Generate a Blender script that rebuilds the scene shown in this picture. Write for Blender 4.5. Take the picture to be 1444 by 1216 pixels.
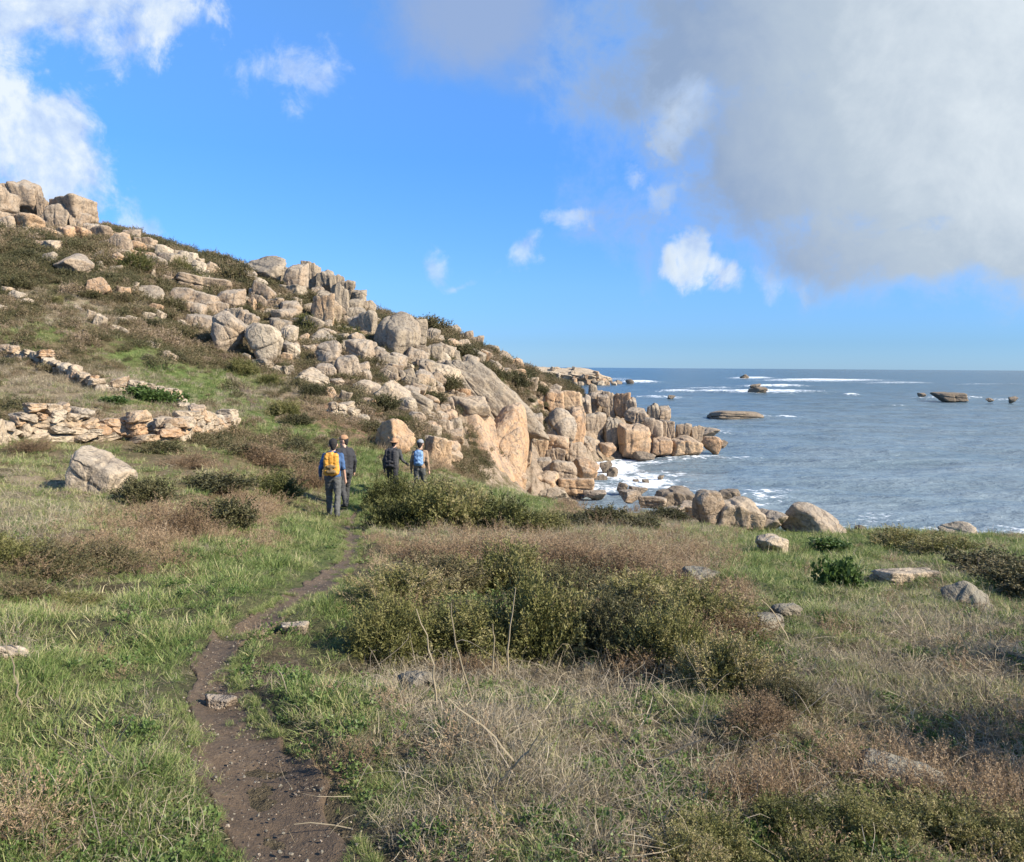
import bpy, bmesh, math, random
import numpy as np
from mathutils import Matrix, Vector
rad = math.radians
scene = bpy.context.scene
for o in list(bpy.data.objects):
    bpy.data.objects.remove(o, do_unlink=True)

# ------------------------------------------------------------------ camera
F = 1100.0                    # focal length in photo pixels (photo 1444 x 1216)
PW, PH = 1444.0, 1216.0
CAM = np.array([0.0, 0.0, 10.0])
PITCH, ROLL = 4.70, 0.39
cam = bpy.data.cameras.new("camera")
cam.sensor_fit = 'HORIZONTAL'
cam.sensor_width = 36.0
cam.lens = 36.0 * F / PW
cam.clip_start = 0.05
cam.clip_end = 60000.0
camo = bpy.data.objects.new("camera", cam)
scene.collection.objects.link(camo)
CM = Matrix.Rotation(rad(90 - PITCH), 3, 'X') @ Matrix.Rotation(rad(ROLL), 3, 'Z')
camo.matrix_world = Matrix.Translation(Vector(CAM)) @ CM.to_4x4()
scene.camera = camo
RM = np.array(CM)

# ------------------------------------------------------------------ exposure
scene.view_settings.view_transform = 'Standard'
scene.view_settings.look = 'None'
scene.view_settings.gamma = 1.0
scene.view_settings.exposure = 1.0
scene.view_settings.use_curve_mapping = False
scene.cycles.use_denoising = True
scene.cycles.max_bounces = 4
scene.cycles.diffuse_bounces = 2
scene.cycles.glossy_bounces = 1
scene.cycles.transmission_bounces = 3
scene.cycles.transparent_max_bounces = 4

# ------------------------------------------------------------------ sun
SUN_AZ, SUN_EL = 114.0, 34.0     # azimuth clockwise from +Y (view direction)
sd = Vector((math.sin(rad(SUN_AZ)) * math.cos(rad(SUN_EL)), math.cos(rad(SUN_AZ)) * math.cos(rad(SUN_EL)), math.sin(rad(SUN_EL))))
sl = bpy.data.lights.new("sun", 'SUN')
sl.energy = 5.0
sl.angle = rad(0.6)
sl.color = (1.0, 0.90, 0.75)
so = bpy.data.objects.new("sun", sl)
so.rotation_euler = sd.to_track_quat('Z', 'Y').to_euler()
so.location = (40, -5, 40)
scene.collection.objects.link(so)


# ------------------------------------------------------------------ node helper
class NT:
    def __init__(self, tree):
        self.t = tree

    def n(self, kind, **kw):
        nd = self.t.nodes.new(kind)
        ins = kw.pop('ins', {})
        for k, v in kw.items():
            setattr(nd, k, v)
        for k, v in ins.items():
            s = nd.inputs[k]
            if isinstance(v, bpy.types.NodeSocket):
                self.t.links.new(v, s)
            else:
                s.default_value = (*v, 1.0) if s.type == 'RGBA' and len(v) == 3 else v
        return nd

    def math(self, op, a, b=None, c=None, clamp=False):
        nd = self.n('ShaderNodeMath', operation=op, use_clamp=clamp)
        for i, v in enumerate((a, b, c)):
            if v is None:
                continue
            if isinstance(v, bpy.types.NodeSocket):
                self.t.links.new(v, nd.inputs[i])
            else:
                nd.inputs[i].default_value = v
        return nd.outputs[0]

    def vmath(self, op, a, b=None):
        nd = self.n('ShaderNodeVectorMath', operation=op)
        for i, v in enumerate((a, b)):
            if v is None:
                continue
            if isinstance(v, bpy.types.NodeSocket):
                self.t.links.new(v, nd.inputs[i])
            else:
                nd.inputs[i].default_value = v
        return nd.outputs['Value'] if op == 'DOT_PRODUCT' else nd.outputs[0]

    def noise(self, vec, scale, detail=4, rough=0.55, dist=0.0):
        return self.n('ShaderNodeTexNoise', ins={'Vector': vec, 'Scale': scale, 'Detail': detail, 'Roughness': rough, 'Distortion': dist}).outputs[0]

    def ramp(self, fac, stops, interp='LINEAR'):
        nd = self.n('ShaderNodeValToRGB', ins={'Fac': fac})
        cr = nd.color_ramp
        cr.interpolation = interp
        while len(cr.elements) < len(stops):
            cr.elements.new(0.5)
        for e, (p, c) in zip(cr.elements, stops):
            e.position = p
            e.color = (c, c, c, 1) if isinstance(c, (int, float)) else (*c, 1)
        return nd.outputs[0]

    def mix(self, fac, a, b, mode='MIX'):
        nd = self.n('ShaderNodeMix', data_type='RGBA', blend_type=mode)
        for s, v in ((nd.inputs[0], fac), (nd.inputs[6], a), (nd.inputs[7], b)):
            if isinstance(v, bpy.types.NodeSocket):
                self.t.links.new(v, s)
            elif isinstance(v, (int, float)):
                s.default_value = v
            else:
                s.default_value = (*v, 1)
        return nd.outputs[2]

    def sstep(self, x, a, b):
        nd = self.n('ShaderNodeMapRange', interpolation_type='SMOOTHSTEP', ins={'Value': x, 'From Min': a, 'From Max': b})
        return nd.outputs[0]


# ------------------------------------------------------------------ pixel helpers
def ray(px, py):
    v = np.array([(px - PW / 2) / F, (PH / 2 - py) / F, -1.0])
    d = RM @ v
    return d / np.linalg.norm(d)


def at(px, py, Y):
    d = ray(px, py)
    return CAM + d * (Y / d[1])


def project(P):
    q = (np.asarray(P) - CAM) @ RM
    zc = np.where(q[..., 2] > -1e-3, -1e-3, q[..., 2])
    return PW / 2 - q[..., 0] / zc * F, PH / 2 + q[..., 1] / zc * F


# ------------------------------------------------------------------ world: Nishita sky with drifting cumulus
world = bpy.data.worlds.new("World")
scene.world = world
world.use_nodes = True
world.cycles.sampling_method = 'MANUAL'
world.cycles.sample_map_resolution = 512
W = NT(world.node_tree)
for nd in list(world.node_tree.nodes):
    world.node_tree.nodes.remove(nd)
sky = W.n('ShaderNodeTexSky', sky_type='NISHITA', sun_disc=False, sun_elevation=rad(SUN_EL), sun_rotation=rad(SUN_AZ),
          altitude=0.0, air_density=1.0, dust_density=0.15, ozone_density=2.6)
dirv = W.n('ShaderNodeTexCoord').outputs['Generated']
sepd = W.n('ShaderNodeSeparateXYZ', ins={'Vector': dirv}).outputs
# clouds: soft cores in given directions, torn by fractal noise; elsewhere free scattered cover
warp = W.n('ShaderNodeTexNoise', ins={'Vector': dirv, 'Scale': 5.0, 'Detail': 3.0, 'Roughness': 0.6})
wv = W.vmath('SCALE', W.vmath('SUBTRACT', warp.outputs['Color'], (0.5, 0.5, 0.5)))
wv.node.inputs['Scale'].default_value = 0.16
wdir = W.vmath('ADD', dirv, wv)
fine = W.noise(dirv, 9.0, 7, 0.66, 0.25)
fine_s = W.noise(W.vmath('ADD', dirv, (0.020, 0.0, 0.014)), 9.0, 4, 0.66, 0.25)
wisp = W.noise(dirv, 24.0, 5, 0.62, 0.5)
fine2 = W.noise(dirv, 3.0, 4, 0.55, 0.2)


def cloud(px, py, hx, hy, tilt=0.0):
    c = Vector(ray(px, py))
    r = Vector((0, 0, 1)).cross(-c).normalized() * -1
    r = Vector((c.y, -c.x, 0)).normalized()
    u = r.cross(c).normalized()
    t = rad(tilt)
    r, u = r * math.cos(t) + u * math.sin(t), u * math.cos(t) - r * math.sin(t)
    a = W.math('DIVIDE', W.vmath('DOT_PRODUCT', wdir, tuple(r)), hx / F)
    b = W.math('DIVIDE', W.vmath('DOT_PRODUCT', wdir, tuple(u)), hy / F)
    d2 = W.math('ADD', W.math('MULTIPLY', a, a), W.math('MULTIPLY', b, b))
    m = W.math('SUBTRACT', 1.0, W.math('SQRT', d2))
    front = W.math('GREATER_THAN', W.vmath('DOT_PRODUCT', dirv, tuple(c)), 0.2)
    return W.math('SUBTRACT', W.math('MULTIPLY', W.math('ADD', m, 2.0), front), 2.0), b


def union(lst):
    m = lst[0]
    for x in lst[1:]:
        m = W.math('SMOOTH_MAX', m, x, 0.25)
    return m


big = [cloud(1330, 170, 430, 215, 0), cloud(1150, 60, 330, 130, 0), cloud(1470, 320, 420, 62, 0), cloud(1110, 250, 170, 85, 20), cloud(1650, 100, 500, 260, 0)]
grey = [cloud(690, 0, 190, 120, 0)]
white = [cloud(90, 10, 190, 95, 15), cloud(10, 190, 125, 75, -42), cloud(-300, 120, 220, 190, 0), cloud(955, 150, 46, 84, 0), cloud(966, 358, 30, 44, 0), cloud(1004, 386, 52, 28, 0)]
puff = [cloud(890, 240, 30, 22), cloud(815, 314, 42, 18), cloud(625, 372, 48, 38), cloud(755, 372, 26, 38), cloud(1095, 385, 58, 30),
        cloud(1150, 375, 30, 28), cloud(400, 105, 95, 60, 20), cloud(215, 325, 90, 28, -30), cloud(660, 395, 60, 16), cloud(940, 265, 45, 30)]
nz = W.math('MULTIPLY', W.math('SUBTRACT', fine, 0.5), 1.5)
nz2 = W.math('MULTIPLY', W.math('SUBTRACT', fine2, 0.5), 1.2)
nzw = W.math('MULTIPLY', W.math('SUBTRACT', wisp, 0.5), 1.1)
mb = union([c[0] for c in big])
mg = union([c[0] for c in grey])
mw = union([c[0] for c in white])
mp = union([c[0] for c in puff])
# free cover behind and above the camera, same character as what is in view
cov = W.noise(dirv, 2.2, 3, 0.55, 0.3)
away = W.math('MAXIMUM', W.math('SUBTRACT', 0.35, sepd['Y']), W.math('SUBTRACT', sepd['Z'], 0.62))
away = W.sstep(away, 0.0, 0.35)
mf = W.math('MULTIPLY', W.math('SUBTRACT', cov, 0.52), 4.0)
mf = W.math('SUBTRACT', W.math('MULTIPLY', W.math('ADD', mf, 2.0), away), 2.0)
ab = W.sstep(W.math('ADD', W.math('ADD', W.math('ADD', mb, W.math('MULTIPLY', nz, 0.75)), W.math('MULTIPLY', nzw, 0.22)), W.math('MULTIPLY', nz2, 0.25)), -0.05, 0.52)
ag = W.math('MULTIPLY', W.sstep(W.math('ADD', mg, W.math('MULTIPLY', nz, 0.6)), 0.0, 0.7), 0.85)
aw = W.math('MULTIPLY', W.sstep(W.math('ADD', W.math('ADD', mw, W.math('MULTIPLY', nz, 0.95)), W.math('MULTIPLY', nzw, 1.0)), 0.06, 0.58), 0.92)
ap = W.math('MULTIPLY', W.sstep(W.math('ADD', W.math('ADD', mp, W.math('MULTIPLY', nz, 1.2)), W.math('MULTIPLY', nzw, 1.9)), 0.16, 1.0), 0.55)
af = W.math('MULTIPLY', W.sstep(W.math('ADD', mf, nz), 0.0, 0.7), 0.8)
# big cloud: shaded base, brighter top towards the sun (upper right)
sunward = W.vmath('DOT_PRODUCT', dirv, tuple(Vector(ray(1590, -10))))
lit = W.math('ADD', W.math('MULTIPLY', W.sstep(sunward, 0.90, 1.005), 1.0), W.math('MULTIPLY', nz2, 0.42))
lit = W.math('ADD', W.math('ADD', lit, W.math('MULTIPLY', nz, 0.16)), W.math('ADD', W.math('MULTIPLY', nzw, 0.05), -0.04))
lit = W.math('ADD', lit, W.math('MULTIPLY', W.math('SUBTRACT', fine, fine_s), 0.40))
colb = W.ramp(lit, [(0.0, (0.29, 0.40, 0.60)), (0.30, (0.39, 0.49, 0.645)), (0.65, (0.50, 0.595, 0.705)), (1.0, (0.74, 0.82, 0.89))])
# thin rims of the big cloud are paler
colb = W.mix(W.math('MULTIPLY', W.math('SUBTRACT', 1.0, ab), 0.75), colb, (0.50, 0.68, 0.98))
shade = W.math('MULTIPLY', W.math('SUBTRACT', fine, fine_s), 2.6)
colw = W.ramp(W.math('ADD', W.math('ADD', 0.5, W.math('MULTIPLY', nz, 0.6)), shade), [(0.0, (0.42, 0.56, 0.86)), (0.5, (0.66, 0.79, 0.98)), (0.85, (0.90, 0.97, 1.0))])
skyc = W.mix(1.0, sky.outputs[0], W.ramp(sepd['Z'], [(0.0, (0.215, 0.37, 0.72)), (0.03, (0.195, 0.34, 0.64)), (0.10, (0.25, 0.42, 0.72)), (0.25, (0.285, 0.53, 0.86)), (0.45, (0.50, 0.76, 1.0))]), 'MULTIPLY')
skyc = W.vmath('MULTIPLY', skyc, (1.25, 1.25, 1.25))
bg_sky = W.n('ShaderNodeBackground', ins={'Color': skyc, 'Strength': 0.106}).outputs[0]


def over(base, col, alpha):
    b = W.n('ShaderNodeBackground', ins={'Color': col, 'Strength': 0.5}).outputs[0]
    return W.n('ShaderNodeMixShader', ins={0: alpha, 1: base, 2: b}).outputs[0]


# clouds fade out just above the sea horizon
hz = W.sstep(sepd['Z'], 0.01, 0.09)
s = over(bg_sky, (0.34, 0.45, 0.68), W.math('MULTIPLY', ag, hz))
s = over(s, colw, W.math('MULTIPLY', ap, hz))
s = over(s, colw, W.math('MULTIPLY', aw, hz))
s = over(s, colw, W.math('MULTIPLY', af, hz))
s = over(s, colb, W.math('MULTIPLY', ab, hz))
W.n('ShaderNodeOutputWorld', ins={'Surface': s})

# ------------------------------------------------------------------ numpy noise
_rng = np.random.RandomState(7)
_perm = _rng.permutation(256).astype(np.int64)
_perm = np.concatenate([_perm, _perm, _perm])
_val = _rng.rand(256) * 2 - 1


def vnoise(x, y, z):
    xi, yi, zi = np.floor(x).astype(np.int64), np.floor(y).astype(np.int64), np.floor(z).astype(np.int64)
    fx, fy, fz = x - xi, y - yi, z - zi
    fx, fy, fz = [t * t * t * (t * (t * 6 - 15) + 10) for t in (fx, fy, fz)]
    xi, yi, zi = xi & 255, yi & 255, zi & 255

    def h(a, b, c):
        return _val[_perm[_perm[_perm[a & 255] + (b & 255)] + (c & 255)] & 255]
    r = 0
    for dx in (0, 1):
        for dy in (0, 1):
            for dz in (0, 1):
                w = (fx if dx else 1 - fx) * (fy if dy else 1 - fy) * (fz if dz else 1 - fz)
                r = r + w * h(xi + dx, yi + dy, zi + dz)
    return r


def fbm(x, y, z=0.0, oct=4, gain=0.5):
    x = np.asarray(x, float)
    z = np.zeros_like(x) + z
    a, s, tot = 1.0, 0.0, 0.0
    for i in range(oct):
        s = s + a * vnoise(x + 17.3 * i, y + 5.1 * i, z + 9.7 * i)
        tot += a
        a *= gain
        x, y, z = x * 2.03, y * 2.03, z * 2.03
    return s / tot


# ------------------------------------------------------------------ terrain height
TY = np.array([0, 2.5, 4.5, 7, 10, 14, 18, 22, 27, 33, 40, 48, 57, 65, 75, 85, 95, 110, 140])
TS = {
    -300: [8.4, 8.4, 8.4, 8.3, 8.2, 8.2, 8.2, 8.2, 9.0, 10.8, 12.8, 15, 18, 21, 23.5, 26, 27, 27, 25],
    0: [8.4, 8.4, 8.35, 8.2, 8.05, 7.9, 7.8, 7.7, 8.6, 10.2, 12, 14, 17, 20, 22.5, 24.5, 25, 25, 22],
    150: [8.4, 8.4, 8.3, 8.15, 7.95, 7.75, 7.6, 7.6, 8.4, 9.6, 11.0, 13.2, 16.3, 19, 22, 24.6, 24.3, 23, 19],
    300: [8.4, 8.4, 8.2, 8.0, 7.75, 7.5, 7.5, 7.5, 7.6, 8.3, 9.2, 10.5, 13.3, 16, 19.5, 21.4, 21.2, 20, 16],
    450: [8.4, 8.4, 8.2, 7.9, 7.4, 6.8, 6.27, 6.35, 6.8, 7.5, 8.4, 9.6, 11.5, 13.6, 16.2, 17.4, 17.0, 16, 12],
    600: [8.4, 8.35, 8.1, 7.8, 7.4, 6.9, 6.4, 6.22, 6.2, 6.4, 6.8, 7.8, 9.5, 11.5, 13.8, 14.0, 13, 11, 7],
    680: [8.4, 8.3, 8.1, 7.8, 7.4, 6.9, 6.4, 6.0, 5.6, 4.6, 3.4, 3.4, 6.4, 9.4, 11.2, 11.6, 10.5, 8, 4],
    740: [8.4, 8.3, 8.1, 7.8, 7.4, 6.9, 6.4, 5.9, 5.3, 4.2, 2.6, 1.5, 1.0, 3.6, 7.4, 9.8, 9.6, 8, 3],
    800: [8.4, 8.3, 8.1, 7.8, 7.4, 6.8, 6.3, 5.7, 5.0, 3.8, 2.0, 0.8, 0.1, 0.2, 2.0, 5.2, 7.8, 7.0, 2],
    850: [8.4, 8.3, 8.1, 7.8, 7.35, 6.7, 6.1, 5.5, 4.7, 3.5, 1.7, 0.4, -0.5, -1, -1, -0.4, 4.0, 4.5, -1],
    950: [8.4, 8.3, 8.1, 7.8, 7.3, 6.6, 6.0, 5.4, 4.7, 3.8, 2.4, 0.6, -1, -2, -2, -1, 0.9, 1, -2],
    1020: [8.4, 8.3, 8.1, 7.8, 7.25, 6.5, 5.9, 5.3, 4.5, 3.4, 1.8, 0, -1.5, -3, -3, -2, -0.5, -1, -3],
    1100: [8.4, 8.3, 8.1, 7.75, 7.2, 6.5, 5.8, 5.1, 4.3, 2.8, 1.0, -0.8, -2, -3, -3, -3, -3, -3, -3],
    1300: [8.4, 8.3, 7.95, 7.5, 6.95, 6.3, 5.6, 5.0, 4.2, 2.4, 0.6, -1, -2.5, -3, -3, -3, -3, -3, -3],
    1444: [8.4, 8.25, 7.95, 7.5, 6.95, 6.4, 5.7, 5.0, 4.1, 2.3, 0.5, -1, -3, -3, -3, -3, -3, -3, -3],
    1900: [8.4, 8.25, 7.95, 7.5, 7.0, 6.4, 5.7, 5.0, 4.1, 2.3, 0.5, -1, -3, -3, -3, -3, -3, -3, -3],
}
TSK = np.array(sorted(TS))
TSV = np.array([TS[k] for k in TSK])


def H0(x, y):
    y2 = np.maximum(y, 1.6)
    s = np.clip(x / y2 * F + PW / 2, TSK[0], TSK[-1])
    i = np.clip(np.searchsorted(TSK, s) - 1, 0, len(TSK) - 2)
    a = (s - TSK[i]) / (TSK[i + 1] - TSK[i])
    a = a * a * (3 - 2 * a) * 0.5 + a * 0.5
    j = np.clip(np.searchsorted(TY, y2) - 1, 0, len(TY) - 2)
    b = np.clip((y2 - TY[j]) / (TY[j + 1] - TY[j]), 0, 1)
    return (TSV[i, j] * (1 - a) * (1 - b) + TSV[i + 1, j] * a * (1 - b) + TSV[i, j + 1] * (1 - a) * b + TSV[i + 1, j + 1] * a * b)


_gx, _gy = np.arange(-100, 80.01, 0.5), np.arange(-20, 160.01, 0.5)
_GX, _GY = np.meshgrid(_gx, _gy)
_GZ = H0(_GX, _GY)


def _blur(a, k):
    for ax in (0, 1):
        p = np.pad(a, [(k, k) if q == ax else (0, 0) for q in (0, 1)], mode='edge')
        c = np.cumsum(np.insert(p, 0, 0, axis=ax), axis=ax)
        n = 2 * k + 1
        a = (c[n:, :] - c[:-n, :]) / n if ax == 0 else (c[:, n:] - c[:, :-n]) / n
    return a


_GZ = _blur(_blur(_GZ, 2), 2)


def Hs(x, y):
    x, y = np.asarray(x, float), np.asarray(y, float)
    u = np.clip((x + 100) / 0.5, 0, len(_gx) - 1.001)
    v = np.clip((y + 20) / 0.5, 0, len(_gy) - 1.001)
    i, j = u.astype(int), v.astype(int)
    a, b = u - i, v - j
    return _GZ[j, i] * (1 - a) * (1 - b) + _GZ[j, i + 1] * a * (1 - b) + _GZ[j + 1, i] * (1 - a) * b + _GZ[j + 1, i + 1] * a * b


PATH_L = [(300, 1330), (335, 1216), (300, 1130), (272, 1060), (262, 990), (268, 935), (298, 892), (345, 868), (398, 838), (440, 812), (472, 790), (484, 770), (485, 752), (486, 742), (494, 728), (510, 714), (524, 704)]
PATH_R = [(620, 1330), (532, 1216), (462, 1120), (408, 1050), (356, 985), (334, 935), (348, 898), (388, 876), (434, 850), (472, 824), (500, 797), (511, 772), (508, 752), (504, 742), (507, 730), (519, 717), (531, 706)]


def _hit0(px, py, fn):
    d = ray(px, py)
    Y = np.exp(np.linspace(math.log(1.2), math.log(120), 2500))
    P = CAM[None, :] + d[None, :] * (Y / d[1])[:, None]
    below = P[:, 2] < fn(P[:, 0], P[:, 1])
    k = int(np.argmax(below)) if below.any() else len(Y) - 1
    return P[k]


_pl = np.array([_hit0(*p, Hs) for p in PATH_L])
_pr = np.array([_hit0(*p, Hs) for p in PATH_R])


def resample(P, n):
    t = np.linspace(0, len(P) - 1, n)
    i = np.clip(t.astype(int), 0, len(P) - 2)
    f = (t - i)[:, None]
    p0, p1, p2, p3 = P[np.clip(i - 1, 0, None)], P[i], P[i + 1], P[np.clip(i + 2, None, len(P) - 1)]
    return 0.5 * (2 * p1 + (p2 - p0) * f + (2 * p0 - 5 * p1 + 4 * p2 - p3) * f ** 2 + (3 * p1 - p0 - 3 * p2 + p3) * f ** 3)


PLn, PRn = resample(_pl, 260), resample(_pr, 260)
PCn = (PLn + PRn) / 2
PHW = np.linalg.norm((PLn - PRn)[:, :2], axis=1) / 2


def path_d(x, y):
    """distance to the path centre line in half widths"""
    x, y = np.ravel(x), np.ravel(y)
    out = np.full(x.shape, 9.0)
    m = (y > -1) & (y < 24) & (x > -8) & (x < 3)
    idx = np.where(m)[0]
    for c in range(0, len(idx), 4000):
        k = idx[c:c + 4000]
        d = np.hypot(x[k][:, None] - PCn[None, :, 0], y[k][:, None] - PCn[None, :, 1]) / PHW[None, :]
        out[k] = d.min(axis=1)
    return out


def H(x, y):
    x, y = np.asarray(x, float), np.asarray(y, float)
    shp = x.shape
    z = Hs(x, y)
    near = 1 / (1 + np.exp((y - 26) / 3))
    pd = path_d(x, y).reshape(shp)
    calm = 1 - 0.8 * np.exp(-(pd / 1.6) ** 4)
    z = z + near * calm * (0.20 * fbm(x * 0.6, y * 0.6, 1.0, 3) + 0.075 * fbm(x * 2.3, y * 2.3, 4.0, 3))
    hill = (1 - near) * np.clip((z - 0.5) / 4, 0, 1)
    z = z + hill * (0.55 * fbm(x * 0.22, y * 0.22, 2.0, 4))
    z = z - 0.06 * np.exp(-(pd / 1.15) ** 4)
    return z


def hit(px, py):
    return _hit0(px, py, H)


# ------------------------------------------------------------------ zones (as seen, then fixed to the ground)
def blobs(px, py, lst):
    m = np.zeros_like(px)
    for (cx, cy, rx, ry, *w) in lst:
        d = ((px - cx) / rx) ** 2 + ((py - cy) / ry) ** 2
        m = np.maximum(m, (w[0] if w else 1.0) * np.exp(-d ** 1.3))
    return m


Z_GREEN = [(120, 1010, 240, 200), (360, 815, 140, 55), (250, 890, 150, 90), (440, 770, 60, 40), (470, 880, 80, 80, .8), (470, 1010, 90, 70, .9), (540, 1110, 70, 60, .7),
           (230, 528, 60, 18), (285, 552, 70, 20), (350, 582, 80, 20), (425, 607, 70, 16), (500, 640, 60, 30, .8), (540, 660, 50, 40, .8), (330, 540, 60, 20), (210, 565, 80, 12),
           (60, 470, 100, 16, .6), (180, 500, 60, 16, .7), (520, 705, 45, 45), (690, 705, 120, 20), (1210, 768, 280, 26), (1100, 795, 170, 40), (1330, 850, 220, 50, .7), (1420, 778, 120, 25),
           (1130, 870, 100, 60, .7), (1010, 780, 60, 30, .6), (980, 985, 60, 60, .7), (1250, 1000, 200, 60, .5), (700, 1170, 90, 60, .5), (60, 830, 120, 50, .6), (280, 1160, 90, 60)]
Z_DRY = [(60, 545, 190, 34), (250, 580, 120, 20, .7), (40, 720, 130, 60, 1), (640, 745, 110, 32), (800, 762, 170, 30), (930, 770, 110, 60, .9), (1000, 730, 130, 20, .5), (720, 1040, 130, 110), (850, 1000, 130, 100),
         (880, 1120, 160, 110, .9), (1330, 960, 190, 150), (1180, 950, 120, 80, .5), (1130, 1120, 300, 60, .6), (60, 1170, 130, 60, .7), (200, 1140, 110, 60, .5), (20, 915, 50, 30), (420, 550, 140, 30, .6), (120, 430, 160, 30, .7), (590, 960, 70, 50), (100, 780, 60, 50, .4),
         (1300, 800, 120, 30, .4), (620, 1150, 90, 70, .5)]
Z_BRACK = [(190, 770, 75, 40), (350, 730, 40, 45), (110, 800, 60, 20, .8), (540, 600, 100, 30, .8), (470, 580, 80, 30, .8), (770, 790, 170, 26), (950, 800, 60, 35), (1010, 850, 50, 40), (960, 880, 60, 40, .6),
           (1100, 1110, 80, 30, .8), (1380, 1120, 80, 40, .8), (1230, 1090, 90, 30, .6), (590, 655, 50, 25, .6), (330, 700, 60, 30, .5), (860, 720, 60, 18, .7), (90, 470, 90, 30, .4), (200, 590, 60, 14, .3), (50, 1180, 60, 30, .5)]
# hill zones where bare granite shows
Z_ROCK = [(690, 600, 80, 90), (780, 640, 80, 60), (850, 600, 100, 60), (820, 690, 110, 20), (940, 705, 90, 22), (450, 440, 100, 70, .5), (300, 430, 70, 40, .5), (570, 480, 80, 60, .5), (60, 310, 130, 30, .7), (650, 560, 60, 60, .8), (980, 620, 60, 30), (1010, 720, 60, 16, .6), (400, 470, 70, 40, .55), (500, 500, 70, 40, .6), (600, 530, 70, 50, .65), (690, 530, 60, 40, .6), (770, 560, 40, 30, .7), (370, 425, 60, 16, .5), (220, 365, 70, 14, .4)]


def link(o):
    scene.collection.objects.link(o)
    return o


def tag(o, label, cat, group=None, kind=None):
    o["label"] = label
    o["category"] = cat
    if group:
        o["group"] = group
    if kind:
        o["kind"] = kind
    return o


def mesh_np(name, V, faces, mats=(), smooth=True):
    me = bpy.data.meshes.new(name)
    V = np.asarray(V, np.float32)
    fa = np.asarray(faces, np.int32)
    me.vertices.add(len(V))
    me.vertices.foreach_set("co", V.ravel())
    k = fa.shape[1]
    me.loops.add(fa.size)
    me.loops.foreach_set("vertex_index", fa.ravel())
    me.polygons.add(len(fa))
    me.polygons.foreach_set("loop_start", np.arange(0, fa.size, k, dtype=np.int32))
    me.polygons.foreach_set("loop_total", np.full(len(fa), k, np.int32))
    me.update(calc_edges=True)
    me.polygons.foreach_set("use_smooth", np.full(len(fa), smooth, bool))
    for m in mats:
        me.materials.append(m)
    return me


def fattr(me, name, vals):
    a = me.attributes.new(name, 'FLOAT', 'POINT')
    a.data.foreach_set('value', np.asarray(vals, np.float32).ravel())


def grid_faces(nr, nc):
    i = np.arange(nr - 1)[:, None] * nc + np.arange(nc - 1)[None, :]
    i = i.ravel()
    return np.stack([i, i + 1, i + nc + 1, i + nc], 1)


# ------------------------------------------------------------------ materials
def new_mat(name):
    m = bpy.data.materials.new(name)
    m.use_nodes = True
    for nd in list(m.node_tree.nodes):
        m.node_tree.nodes.remove(nd)
    return m, NT(m.node_tree)


def out(N, surf):
    N.n('ShaderNodeOutputMaterial', ins={'Surface': surf})


def bump(N, h, strength, dist):
    return N.n('ShaderNodeBump', ins={'Height': h, 'Strength': strength, 'Distance': dist}).outputs[0]


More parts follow.
